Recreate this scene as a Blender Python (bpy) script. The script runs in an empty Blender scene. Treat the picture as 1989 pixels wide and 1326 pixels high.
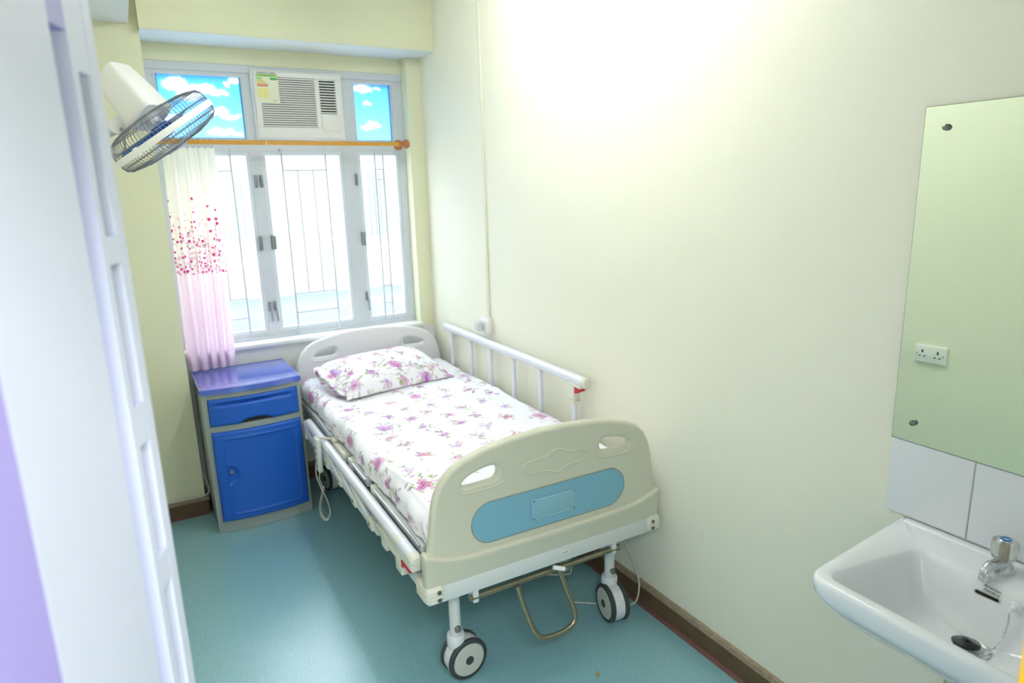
import bpy, bmesh, math, random
import numpy as np
from math import sin, cos, pi, radians
from mathutils import Vector, Matrix
random.seed(7)
S = bpy.context.scene
COL = S.collection

# ------------------------------------------------------------------ camera
FPX = 1288.79
RX = Vector((0.86848, -0.49567, 0.0))
def cam_axes(yaw=0.517647759, pitch=0.226257037, roll=-0.0290882102):
    f = Vector((sin(yaw)*cos(pitch), cos(yaw)*cos(pitch), -sin(pitch)))
    r = f.cross(Vector((0, 0, 1))).normalized(); u = r.cross(f)
    return r*cos(roll)+u*sin(roll), -r*sin(roll)+u*cos(roll), f
r_, u_, f_ = cam_axes()
CAMLOC = Vector((0, 0, 1.68))
cd = bpy.data.cameras.new('camera'); cam = bpy.data.objects.new('camera', cd); COL.objects.link(cam)
cd.sensor_width = 36; cd.sensor_fit = 'HORIZONTAL'; cd.lens = 36*FPX/1989
m = Matrix((r_, u_, -f_)).transposed().to_4x4(); m.translation = CAMLOC; cam.matrix_world = m
cd.clip_start = 0.02
cd.dof.use_dof = True; cd.dof.focus_distance = 1.95; cd.dof.aperture_fstop = 3.2
S.camera = cam
# ------------------------------------------------------------------ world, light, exposure
w = bpy.data.worlds.new('World'); S.world = w; w.use_nodes = True
bg = w.node_tree.nodes['Background']; bg.inputs[0].default_value = (0.86, 0.93, 1.0, 1); bg.inputs[1].default_value = 5.4
S.view_settings.view_transform = 'Standard'; S.view_settings.look = 'None'
S.view_settings.gamma = 1; S.view_settings.use_curve_mapping = False
S.view_settings.exposure = 1.03
TUBE = 47.0
HALL_FILL = 38.0
def area_light(name, loc, rot, sx, sy, power, col):
    l = bpy.data.lights.new(name, 'AREA'); l.shape = 'RECTANGLE'; l.size = sx; l.size_y = sy; l.energy = power; l.color = col
    o = bpy.data.objects.new(name, l); COL.objects.link(o); o.location = loc; o.rotation_euler = rot; return o
hall = area_light('hall_fill_light', (0.1, -0.75, 2.55), (0, 0, 0), 1.2, 0.6, HALL_FILL, (0.92, 0.93, 1.0))  # unseen fill light added behind the camera to lift the front surfaces

# ------------------------------------------------------------------ helpers
def lin(c):
    return tuple((x/12.92 if x <= 0.04045 else ((x+0.055)/1.055)**2.4) for x in [v/255 for v in c])
def nodes(m):
    return m.node_tree.nodes, m.node_tree.links
def mat(name, rgb, rough=0.5, metal=0.0, bump=0.0, bscale=60, var=0.0, vscale=6, spec=0.5, trans=0.0, ior=1.45, emit=None, estr=0, coat=0, sss=0):
    m = bpy.data.materials.new(name); m.use_nodes = True
    N, L = nodes(m); b = N['Principled BSDF']
    c = (*lin(rgb), 1)
    b.inputs['Base Color'].default_value = c
    b.inputs['Roughness'].default_value = rough; b.inputs['Metallic'].default_value = metal
    b.inputs['Specular IOR Level'].default_value = spec
    b.inputs['Transmission Weight'].default_value = trans; b.inputs['IOR'].default_value = ior
    b.inputs['Coat Weight'].default_value = coat
    if emit: b.inputs['Emission Color'].default_value = (*lin(emit), 1); b.inputs['Emission Strength'].default_value = estr
    tc = N.new('ShaderNodeTexCoord')
    if var > 0:
        n = N.new('ShaderNodeTexNoise'); n.inputs['Scale'].default_value = vscale; n.inputs['Detail'].default_value = 4
        L.new(tc.outputs['Object'], n.inputs['Vector'])
        mx = N.new('ShaderNodeMix'); mx.data_type = 'RGBA'
        mx.inputs[6].default_value = (*[x*(1-var) for x in c[:3]], 1); mx.inputs[7].default_value = (*[min(1, x*(1+var)) for x in c[:3]], 1)
        L.new(n.outputs['Fac'], mx.inputs[0]); L.new(mx.outputs[2], b.inputs['Base Color'])
    if bump > 0:
        n = N.new('ShaderNodeTexNoise'); n.inputs['Scale'].default_value = bscale; n.inputs['Detail'].default_value = 3
        L.new(tc.outputs['Object'], n.inputs['Vector'])
        bp = N.new('ShaderNodeBump'); bp.inputs['Strength'].default_value = bump; bp.inputs['Distance'].default_value = 0.004
        L.new(n.outputs['Fac'], bp.inputs['Height']); L.new(bp.outputs[0], b.inputs['Normal'])
    return m

WM = {}
def wmat(o):
    return WM.get(o.name, Matrix.Identity(4)) if o else Matrix.Identity(4)
def thing(name, label, cat, loc=(0, 0, 0), rz=0, group=None, kind=None):
    o = bpy.data.objects.new(name, None); COL.objects.link(o); o.empty_display_size = 0.1
    o.location = loc; o.rotation_euler = (0, 0, rz)
    WM[o.name] = Matrix.Translation(Vector(loc)) @ Matrix.Rotation(rz, 4, 'Z')
    if label: o['label'] = label
    if cat: o['category'] = cat
    if group: o['group'] = group
    if kind: o['kind'] = kind
    return o
def tag(o, label=None, cat=None, group=None, kind=None):
    if label: o['label'] = label
    if cat: o['category'] = cat
    if group: o['group'] = group
    if kind: o['kind'] = kind
    return o
def frame_from(d, up=None):
    d = Vector(d).normalized()
    up = Vector(up) if up is not None else (Vector((0, 0, 1)) if abs(d.z) < 0.9 else Vector((1, 0, 0)))
    x = d.cross(up).normalized(); y = x.cross(d).normalized()
    return x, y, d
class MB:
    def __init__(s): s.bm = bmesh.new()
    def box(s, lo, hi, bev=0.0, seg=2, M=None):
        r = bmesh.ops.create_cube(s.bm, size=1.0); v = r['verts']
        for p in v:
            p.co = Vector([(lo[i]+hi[i])/2+p.co[i]*(hi[i]-lo[i]) for i in range(3)])
        if bev > 0:
            bev = min(bev, 0.49*min(abs(hi[i]-lo[i]) for i in range(3)))
            e = list({e for p in v for e in p.link_edges})
            rr = bmesh.ops.bevel(s.bm, geom=e, offset=bev, segments=seg, affect='EDGES', profile=0.5)
            v = list({p for f in rr['faces'] for p in f.verts} | set(p for p in v if p.is_valid))
        if M is not None: bmesh.ops.transform(s.bm, matrix=M, verts=[p for p in v if p.is_valid])
        return s
    def obox(s, c, size, M3=None, bev=0.0):
        M = Matrix.Translation(Vector(c)) @ (M3.to_4x4() if M3 is not None else Matrix.Identity(4))
        h = [x/2 for x in size]
        return s.box([-x for x in h], h, bev, M=M)
    def tube(s, pts, r, n=12, closed=False, cap=True, sx=1.0, sy=1.0, up=None):
        P = [Vector(p) for p in pts]; N = len(P)
        rr = r if isinstance(r, (list, tuple)) else [r]*N
        rings = []; ref = None
        for i in range(N):
            if closed: d = P[(i+1) % N]-P[i-1]
            else: d = P[min(i+1, N-1)]-P[max(i-1, 0)]
            d.normalize()
            if ref is None:
                x, y, _ = frame_from(d, up)
            else:
                x = ref-d*ref.dot(d)
                if x.length < 1e-6: x, y, _ = frame_from(d)
                x.normalize(); y = d.cross(x) if not False else y
                y = -x.cross(d)
            ref = x.copy()
            y = x.cross(d)
            rings.append([s.bm.verts.new(P[i]+x*(rr[i]*sx*cos(2*pi*k/n))+y*(rr[i]*sy*sin(2*pi*k/n))) for k in range(n)])
        R = range(N) if closed else range(N-1)
        for i in R:
            a, b = rings[i], rings[(i+1) % N]
            for k in range(n):
                s.bm.faces.new((a[k], a[(k+1) % n], b[(k+1) % n], b[k]))
        if cap and not closed:
            s.bm.faces.new(rings[0][::-1]); s.bm.faces.new(rings[-1])
        return s
    def cyl(s, a, b, r, n=24, r2=None):
        return s.tube([a, b], [r, r if r2 is None else r2], n)
    def lathe(s, c, axis, prof, n=32, up=None):
        # prof: list of (radius, height along axis)
        x, y, d = frame_from(axis, up); c = Vector(c); rings = []
        for (r, h) in prof:
            if r < 1e-6: rings.append([s.bm.verts.new(c+d*h)])
            else: rings.append([s.bm.verts.new(c+d*h+x*(r*cos(2*pi*k/n))+y*(r*sin(2*pi*k/n))) for k in range(n)])
        for a, b in zip(rings[:-1], rings[1:]):
            for k in range(n):
                k2 = (k+1) % n
                if len(a) == 1 and len(b) == 1: continue
                if len(a) == 1: s.bm.faces.new((a[0], b[k2], b[k]))
                elif len(b) == 1: s.bm.faces.new((a[k], a[k2], b[0]))
                else: s.bm.faces.new((a[k], a[k2], b[k2], b[k]))
        return s
    def loft(s, rings, cap0=True, cap1=True):
        V = [[s.bm.verts.new(Vector(p)) for p in R] for R in rings]; n = len(V[0])
        for a, b in zip(V[:-1], V[1:]):
            for k in range(n): s.bm.faces.new((a[k], a[(k+1) % n], b[(k+1) % n], b[k]))
        if cap0: s.bm.faces.new(V[0][::-1])
        if cap1: s.bm.faces.new(V[-1])
        return s
    def poly(s, pts, vec):
        a = [s.bm.verts.new(Vector(p)) for p in pts]; b = [s.bm.verts.new(Vector(p)+Vector(vec)) for p in pts]; n = len(a)
        s.bm.faces.new(a); s.bm.faces.new(b[::-1])
        for k in range(n): s.bm.faces.new((a[k], b[k], b[(k+1) % n], a[(k+1) % n]))
        return s
    def sphere(s, c, r, sc=(1, 1, 1), n=16):
        rr = bmesh.ops.create_uvsphere(s.bm, u_segments=n*2, v_segments=n, radius=r)
        for v in rr['verts']: v.co = Vector((v.co.x*sc[0], v.co.y*sc[1], v.co.z*sc[2]))+Vector(c)
        return s
    def mesh(s, me, M=None):
        b2 = bmesh.new(); b2.from_mesh(me)
        if M is not None: bmesh.ops.transform(b2, matrix=M, verts=b2.verts)
        t = bpy.data.meshes.new('t'); b2.to_mesh(t); b2.free(); s.bm.from_mesh(t); bpy.data.meshes.remove(t); return s
    def build(s, name, material, parent=None, smooth=True, angle=35, local=False, origin=None):
        # vertices are in world coordinates unless local (then in the thing's frame)
        bmesh.ops.recalc_face_normals(s.bm, faces=s.bm.faces)
        o = bpy.data.objects.new(name, bpy.data.meshes.new(name)); COL.objects.link(o)
        if parent is not None:
            if not local: bmesh.ops.transform(s.bm, matrix=wmat(parent).inverted(), verts=s.bm.verts)
            o.parent = parent; WM[o.name] = wmat(parent)
        else:
            vs = [v.co for v in s.bm.verts]
            c = Vector(((min(v.x for v in vs)+max(v.x for v in vs))/2, (min(v.y for v in vs)+max(v.y for v in vs))/2, min(v.z for v in vs)))
            bmesh.ops.translate(s.bm, vec=-c, verts=s.bm.verts); o.location = c; WM[o.name] = Matrix.Translation(c)
        s.bm.to_mesh(o.data); s.bm.free()
        if smooth:
            o.data.shade_smooth()
            try: o.data.set_sharp_from_angle(angle=radians(angle))
            except Exception: pass
        for mm in (material if isinstance(material, (list, tuple)) else [material]): o.data.materials.append(mm)
        return o
def plate(outlines, half, bevel, res=3):
    """filled 2D outline (with holes) in XY, thickness along Z, rounded edges -> mesh"""
    cu = bpy.data.curves.new('plate', 'CURVE'); cu.dimensions = '2D'; cu.fill_mode = 'BOTH'
    for pts in outlines:
        sp = cu.splines.new('POLY'); sp.points.add(len(pts)-1)
        for i, p in enumerate(pts): sp.points[i].co = (p[0], p[1], 0, 1)
        sp.use_cyclic_u = True
    cu.extrude = max(half-bevel, 0.0001); cu.bevel_depth = bevel; cu.bevel_resolution = res; cu.offset = -bevel
    o = bpy.data.objects.new('plate', cu); COL.objects.link(o)
    bpy.context.view_layer.update()
    me = bpy.data.meshes.new_from_object(o.evaluated_get(bpy.context.evaluated_depsgraph_get()))
    bpy.data.objects.remove(o); bpy.data.curves.remove(cu)
    return me
def smooth_poly(pts, it=2):
    for _ in range(it):
        q = []
        for i in range(len(pts)):
            a, b = pts[i], pts[(i+1) % len(pts)]
            q.append((a[0]*.75+b[0]*.25, a[1]*.75+b[1]*.25)); q.append((a[0]*.25+b[0]*.75, a[1]*.25+b[1]*.75))
        pts = q
    return pts
def spline(pts, n=10):
    P = [Vector(p) for p in pts]; out = []
    for i in range(len(P)-1):
        p0, p1, p2, p3 = P[max(i-1, 0)], P[i], P[i+1], P[min(i+2, len(P)-1)]
        for k in range(n):
            t = k/n
            out.append(0.5*((2*p1)+(p2-p0)*t+(2*p0-5*p1+4*p2-p3)*t*t+(-p0+3*p1-3*p2+p3)*t**3))
    out.append(P[-1]); return out
def stadium(u0, u1, v0, v1, n=12, r=None):
    r = r or (v1-v0)/2; pts = []
    for (cx, cy, a0) in ((u1-r, v0+r, -90), (u1-r, v1-r, 0), (u0+r, v1-r, 90), (u0+r, v0+r, 180)):
        for k in range(n+1):
            a = radians(a0+90*k/n); pts.append((cx+r*cos(a), cy+r*sin(a)))
    return pts
XZ = Matrix(((1, 0, 0, 0), (0, 0, -1, 0), (0, 1, 0, 0), (0, 0, 0, 1)))   # plate XY -> world XZ, thickness along Y
def text_mesh(txt, size, ext=0.0003, shear=0.0):
    cu = bpy.data.curves.new('txt', 'FONT'); cu.body = txt; cu.size = size; cu.extrude = ext; cu.align_x = 'CENTER'; cu.align_y = 'CENTER'
    cu.resolution_u = 3; cu.shear = shear
    o = bpy.data.objects.new('txt', cu); COL.objects.link(o); bpy.context.view_layer.update()
    me = bpy.data.meshes.new_from_object(o.evaluated_get(bpy.context.evaluated_depsgraph_get()))
    bpy.data.objects.remove(o); bpy.data.curves.remove(cu); return me
def grid_mesh(name, V, nu, nv, closed_u=False, colors=None, material=None, parent=None, uv=None):
    """V: (nu*nv,3) array, index = i*nv+j"""
    V = np.asarray(V, dtype=np.float32).reshape(-1, 3)
    if parent is not None: o_loc = None
    iu = np.arange(nu if closed_u else nu-1); jv = np.arange(nv-1)
    I, J = np.meshgrid(iu, jv, indexing='ij'); I2 = (I+1) % nu
    F = np.stack([I*nv+J, I2*nv+J, I2*nv+J+1, I*nv+J+1], -1).reshape(-1, 4)
    me = bpy.data.meshes.new(name)
    me.vertices.add(len(V)); me.vertices.foreach_set('co', V.ravel())
    me.loops.add(len(F)*4); me.loops.foreach_set('vertex_index', F.ravel().astype(np.int32))
    me.polygons.add(len(F)); me.polygons.foreach_set('loop_start', np.arange(0, len(F)*4, 4, dtype=np.int32))
    me.polygons.foreach_set('loop_total', np.full(len(F), 4, dtype=np.int32))
    me.update(calc_edges=True); me.validate()
    if colors is not None:
        ca = me.color_attributes.new('print', 'FLOAT_COLOR', 'POINT')
        c4 = np.ones((len(V), 4), np.float32); c4[:, :3] = colors; ca.data.foreach_set('color', c4.ravel())
    if uv is not None:
        ul = me.uv_layers.new(name='UVMap'); ul.data.foreach_set('uv', uv[F.ravel()].astype(np.float32).ravel())
    me.shade_smooth()
    o = bpy.data.objects.new(name, me); COL.objects.link(o)
    if material: me.materials.append(material)
    if parent is not None: o.parent = parent; WM[o.name] = wmat(parent)
    return o

# ------------------------------------------------------------------ materials
M_wall = mat('cream_wall_paint', (241, 240, 222), 0.45, bump=0.12, bscale=25, var=0.012, vscale=2, spec=0.35)
M_yell = mat('yellow_cream_wall_paint', (233, 234, 203), 0.5, bump=0.1, bscale=25, spec=0.3)
M_soff = mat('white_blue_ceiling_paint', (226, 233, 236), 0.6, bump=0.05)
M_white = mat('white_plaster', (236, 238, 238), 0.5)
M_base = mat('brown_baseboard', (104, 84, 60), 0.5, var=0.35, vscale=14, bump=0.2)
M_basetop = mat('chipped_baseboard_edge', (150, 135, 112), 0.6, var=0.5, vscale=60)
M_skirt = mat('reddish_floor_edge', (118, 82, 78), 0.7, var=0.2, vscale=80)
M_alu = mat('grey_aluminium', (222, 228, 236), 0.4, 0.0, spec=0.5)
M_alud = mat('dull_aluminium', (212, 218, 226), 0.45, 0.0, var=0.06, vscale=20)
M_latch = mat('grey_latch_metal', (142, 146, 152), 0.35, 0.6)
M_grille = mat('grey_white_painted_bars', (206, 212, 220), 0.4)
M_wood = mat('orange_varnished_wood', (214, 158, 66), 0.35, var=0.12, vscale=30)
M_knob = mat('dark_orange_wood_knob', (176, 112, 66), 0.35, var=0.25, vscale=60)
M_plw = mat('white_plastic', (240, 240, 238), 0.32)
M_dark = mat('dark_void', (30, 34, 34), 0.7)
M_bedcream = mat('cream_moulded_plastic', (207, 207, 187), 0.34, var=0.01, spec=0.5)
M_frame = mat('off_white_enamel_metal', (216, 220, 218), 0.35)
M_rail = mat('satin_aluminium_rail', (228, 232, 240), 0.28, 0.12)
M_capcream = mat('cream_rail_plastic', (222, 222, 208), 0.4)
M_red = mat('red_plastic_lever', (206, 28, 44), 0.35)
M_bluep = mat('blue_panel', (126, 178, 197), 0.4, bump=0.05)
M_clearp = mat('clear_card_holder', (138, 184, 198), 0.15, spec=0.8)
M_screw = mat('screw_metal', (130, 130, 126), 0.3, 0.8)
M_chrome = mat('chrome', (214, 216, 220), 0.12, 1.0)
M_steel = mat('worn_olive_steel', (156, 148, 124), 0.3, 0.85, var=0.2, vscale=40)
M_rub = mat('dark_grey_rubber', (62, 68, 68), 0.6)
M_wheel = mat('pale_grey_wheel_plastic', (196, 200, 190), 0.4)
M_whitec = mat('white_castor_shroud', (224, 228, 232), 0.35)
M_cable = mat('grey_white_cable', (196, 198, 188), 0.5)
M_cab = mat('grey_cabinet_plastic', (160, 170, 166), 0.45, bump=0.05)
M_cabblue = mat('blue_cabinet_plastic', (32, 98, 204), 0.4, bump=0.06, bscale=200)
M_cabtop = mat('violet_blue_cabinet_top', (76, 106, 212), 0.14, coat=1.0, spec=0.8)
M_lock = mat('brass_grey_lock', (150, 150, 138), 0.3, 0.8)
M_wire = mat('grey_wire', (126, 132, 140), 0.35, 0.4)
M_fanw = mat('white_fan_plastic', (240, 241, 238), 0.3, coat=0.3)
M_fanb = mat('blue_fan_blade', (30, 104, 196), 0.2, trans=0.35, ior=1.3)
M_cer = mat('white_ceramic', (238, 241, 244), 0.08, coat=0.5)
M_tile = mat('white_glazed_tile', (232, 236, 240), 0.12)
M_black = mat('black_rubber_plug', (22, 22, 26), 0.35)
M_ink = mat('dark_print_ink', (58, 62, 66), 0.6)
M_green = mat('pale_green_sticker', (150, 214, 150), 0.6)
M_yelj = mat('orange_yellow_gloss_paint', (240, 186, 14), 0.4)
M_pvc = mat('cream_pvc_conduit', (234, 232, 212), 0.45)
M_door = mat('lavender_white_door_paint', (212, 217, 236), 0.5)
M_crumb = mat('tan_crumb', (176, 150, 100), 0.8)
M_ext = mat('neighbour_white_render', (162, 168, 175), 0.8, var=0.02)
M_extg = mat('neighbour_grey_blue_ledge', (96, 112, 126), 0.8, var=0.05)
M_extd = mat('neighbour_window_grey', (112, 122, 134), 0.5)
M_hallw = mat('hall_wall_paint', (224, 226, 214), 0.6)

def glass(name, tint=(0.97, 0.985, 0.99), rough=0.0):
    m = bpy.data.materials.new(name); m.use_nodes = True; N, L = nodes(m); N.remove(N['Principled BSDF'])
    t = N.new('ShaderNodeBsdfTransparent'); t.inputs[0].default_value = (*tint, 1)
    g = N.new('ShaderNodeBsdfGlossy'); g.inputs[1].default_value = max(rough, 0.02); g.inputs[0].default_value = (1, 1, 1, 1)
    mx = N.new('ShaderNodeMixShader'); lw = N.new('ShaderNodeLayerWeight'); lw.inputs[0].default_value = 0.25
    mp = N.new('ShaderNodeMapRange'); mp.inputs[3].default_value = 0.03; mp.inputs[4].default_value = 0.5
    L.new(lw.outputs['Fresnel'], mp.inputs[0]); L.new(mp.outputs[0], mx.inputs[0])
    L.new(t.outputs[0], mx.inputs[1]); L.new(g.outputs[0], mx.inputs[2]); L.new(mx.outputs[0], N['Material Output'].inputs[0])
    return m
M_glass = glass('window_glass')
M_dglass = glass('door_pane_glass', (0.74, 0.77, 0.76), 0.15)

def mirror_mat():
    m = mat('silvered_greenish_mirror', (222, 234, 220), 0.012, 1.0); return m
M_mirror = mirror_mat()
M_medge = mat('dark_green_glass_edge', (70, 96, 84), 0.2)

def floor_mat():
    m = bpy.data.materials.new('teal_speckled_vinyl'); m.use_nodes = True; N, L = nodes(m); b = N['Principled BSDF']
    tc = N.new('ShaderNodeTexCoord')
    n1 = N.new('ShaderNodeTexNoise'); n1.inputs['Scale'].default_value = 240; n1.inputs['Detail'].default_value = 3
    n2 = N.new('ShaderNodeTexVoronoi'); n2.inputs['Scale'].default_value = 230
    n3 = N.new('ShaderNodeTexNoise'); n3.inputs['Scale'].default_value = 3; n3.inputs['Detail'].default_value = 3
    for n in (n1, n2, n3): L.new(tc.outputs['Object'], n.inputs['Vector'])
    r1 = N.new('ShaderNodeValToRGB'); e = r1.color_ramp.elements
    e[0].position = 0.30; e[0].color = (*lin((108, 162, 171)), 1); e[1].position = 0.72; e[1].color = (*lin((160, 206, 213)), 1)
    x = e.new(0.5); x.color = (*lin((134, 184, 193)), 1)
    L.new(n1.outputs['Fac'], r1.inputs[0])
    # light and dark flecks from the cell colour
    sp = N.new('ShaderNodeSeparateColor'); L.new(n2.outputs['Color'], sp.inputs[0])
    g1 = N.new('ShaderNodeMath'); g1.operation = 'GREATER_THAN'; g1.inputs[1].default_value = 0.955; L.new(sp.outputs[0], g1.inputs[0])
    g2 = N.new('ShaderNodeMath'); g2.operation = 'LESS_THAN'; g2.inputs[1].default_value = 0.035; L.new(sp.outputs[1], g2.inputs[0])
    d = N.new('ShaderNodeMath'); d.operation = 'LESS_THAN'; d.inputs[1].default_value = 0.36; L.new(n2.outputs['Distance'], d.inputs[0])
    a1 = N.new('ShaderNodeMath'); a1.operation = 'MULTIPLY'; L.new(g1.outputs[0], a1.inputs[0]); L.new(d.outputs[0], a1.inputs[1])
    a2 = N.new('ShaderNodeMath'); a2.operation = 'MULTIPLY'; L.new(g2.outputs[0], a2.inputs[0]); L.new(d.outputs[0], a2.inputs[1])
    m1 = N.new('ShaderNodeMix'); m1.data_type = 'RGBA'; m1.inputs[7].default_value = (*lin((180, 216, 220)), 1)
    L.new(a1.outputs[0], m1.inputs[0]); L.new(r1.outputs[0], m1.inputs[6])
    m2 = N.new('ShaderNodeMix'); m2.data_type = 'RGBA'; m2.inputs[7].default_value = (*lin((84, 134, 142)), 1)
    L.new(a2.outputs[0], m2.inputs[0]); L.new(m1.outputs[2], m2.inputs[6])
    L.new(m2.outputs[2], b.inputs['Base Color'])
    mr = N.new('ShaderNodeMapRange'); mr.inputs[3].default_value = 0.31; mr.inputs[4].default_value = 0.36
    L.new(n3.outputs['Fac'], mr.inputs[0]); L.new(mr.outputs[0], b.inputs['Roughness'])
    b.inputs['Specular IOR Level'].default_value = 1.0
    b.inputs['Coat Weight'].default_value = 0.6; b.inputs['Coat Roughness'].default_value = 0.3
    bp = N.new('ShaderNodeBump'); bp.inputs['Strength'].default_value = 0.08; bp.inputs['Distance'].default_value = 0.001
    L.new(n1.outputs['Fac'], bp.inputs['Height']); L.new(bp.outputs[0], b.inputs['Normal'])
    return m
M_floor = floor_mat()

def cloth_mat():
    m = bpy.data.materials.new('printed_floral_cotton'); m.use_nodes = True; N, L = nodes(m); b = N['Principled BSDF']
    a = N.new('ShaderNodeVertexColor'); a.layer_name = 'print'; L.new(a.outputs[0], b.inputs['Base Color'])
    b.inputs['Roughness'].default_value = 0.85; b.inputs['Specular IOR Level'].default_value = 0.2
    b.inputs['Sheen Weight'].default_value = 0.15
    return m
M_cloth = cloth_mat()
M_sheetw = mat('white_cotton', (240, 240, 244), 0.85)

def curtain_mat():
    m = bpy.data.materials.new('curtain_cloth_with_hearts'); m.use_nodes = True; N, L = nodes(m); b = N['Principled BSDF']
    uv = N.new('ShaderNodeUVMap'); sep = N.new('ShaderNodeSeparateXYZ'); L.new(uv.outputs[0], sep.inputs[0])
    def math_(op, a, bb=None, c=None):
        n = N.new('ShaderNodeMath'); n.operation = op
        for i, v in enumerate((a, bb, c)):
            if v is None: continue
            if isinstance(v, (int, float)): n.inputs[i].default_value = v
            else: L.new(v, n.inputs[i])
        return n.outputs[0]
    # dye: cream top, pink below, lavender at the hem (v in metres of height)
    ramp = N.new('ShaderNodeValToRGB'); e = ramp.color_ramp.elements
    mv = N.new('ShaderNodeMapRange'); mv.inputs[1].default_value = 0.75; mv.inputs[2].default_value = 1.95; L.new(sep.outputs[1], mv.inputs[0])
    L.new(mv.outputs[0], ramp.inputs[0])
    e[0].position = 0.0; e[0].color = (*lin((244, 226, 244)), 1); e[1].position = 1.0; e[1].color = (*lin((250, 246, 228)), 1)
    for p, c in ((0.25, (250, 228, 238)), (0.43, (252, 236, 240)), (0.50, (251, 244, 236)),):
        x = e.new(p); x.color = (*lin(c), 1)
    col = ramp.outputs[0]
    for (scale, size, colr, thr, seed) in ((38, 0.0090, (200, 44, 124), 0.0, 0.0), (36, 0.0092, (222, 216, 210), 0.35, 7.3), (34, 0.0085, (244, 196, 212), 0.35, 3.1)):
        off = N.new('ShaderNodeVectorMath'); off.operation = 'ADD'; off.inputs[1].default_value = (seed, seed*0.7, 0); L.new(uv.outputs[0], off.inputs[0])
        vo = N.new('ShaderNodeTexVoronoi'); vo.voronoi_dimensions = '2D'; vo.inputs['Scale'].default_value = scale; vo.inputs['Randomness'].default_value = 0.75
        L.new(off.outputs[0], vo.inputs['Vector'])
        df = N.new('ShaderNodeVectorMath'); df.operation = 'SUBTRACT'; L.new(off.outputs[0], df.inputs[0])
        L.new(vo.outputs['Position'], df.inputs[1])
        sx = N.new('ShaderNodeSeparateXYZ'); L.new(df.outputs[0], sx.inputs[0])
        sc = N.new('ShaderNodeSeparateColor'); L.new(vo.outputs['Color'], sc.inputs[0])
        # heart size varies per cell
        k = math_('MULTIPLY_ADD', sc.outputs[1], 0.5, 0.55)
        X = math_('DIVIDE', math_('DIVIDE', sx.outputs[0], size), k); Y = math_('DIVIDE', math_('DIVIDE', sx.outputs[1], size), k)
        X2 = math_('MULTIPLY', X, X); Y2 = math_('MULTIPLY', Y, Y); Y3 = math_('MULTIPLY', Y2, Y)
        q = math_('SUBTRACT', math_('ADD', X2, Y2), 1.0); q3 = math_('MULTIPLY', math_('MULTIPLY', q, q), q)
        h = math_('LESS_THAN', math_('SUBTRACT', q3, math_('MULTIPLY', X2, Y3)), 0.0)
        # density falls with height above the band edge at 1.29 m
        t = N.new('ShaderNodeMapRange'); t.inputs[1].default_value = 1.29; t.inputs[2].default_value = 1.72; t.inputs[3].default_value = 0.98; t.inputs[4].default_value = -0.02
        L.new(sep.outputs[1], t.inputs[0])
        den = math_('MULTIPLY', math_('POWER', math_('MAXIMUM', t.outputs[0], 0.0), 1.7), 1.0-thr)
        on = math_('MULTIPLY', math_('LESS_THAN', sc.outputs[0], den), math_('GREATER_THAN', sep.outputs[1], 1.292))
        f = math_('MULTIPLY', h, on)
        mx = N.new('ShaderNodeMix'); mx.data_type = 'RGBA'; mx.inputs[7].default_value = (*lin(colr), 1)
        L.new(f, mx.inputs[0]); L.new(col, mx.inputs[6]); col = mx.outputs[2]
    L.new(col, b.inputs['Base Color']); b.inputs['Roughness'].default_value = 0.85; b.inputs['Specular IOR Level'].default_value = 0.15
    tr = N.new('ShaderNodeBsdfTranslucent'); L.new(col, tr.inputs[0])
    ms = N.new('ShaderNodeMixShader'); ms.inputs[0].default_value = 0.42
    L.new(b.outputs[0], ms.inputs[1]); L.new(tr.outputs[0], ms.inputs[2]); L.new(ms.outputs[0], N['Material Output'].inputs[0])
    return m
M_curt = curtain_mat()

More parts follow.
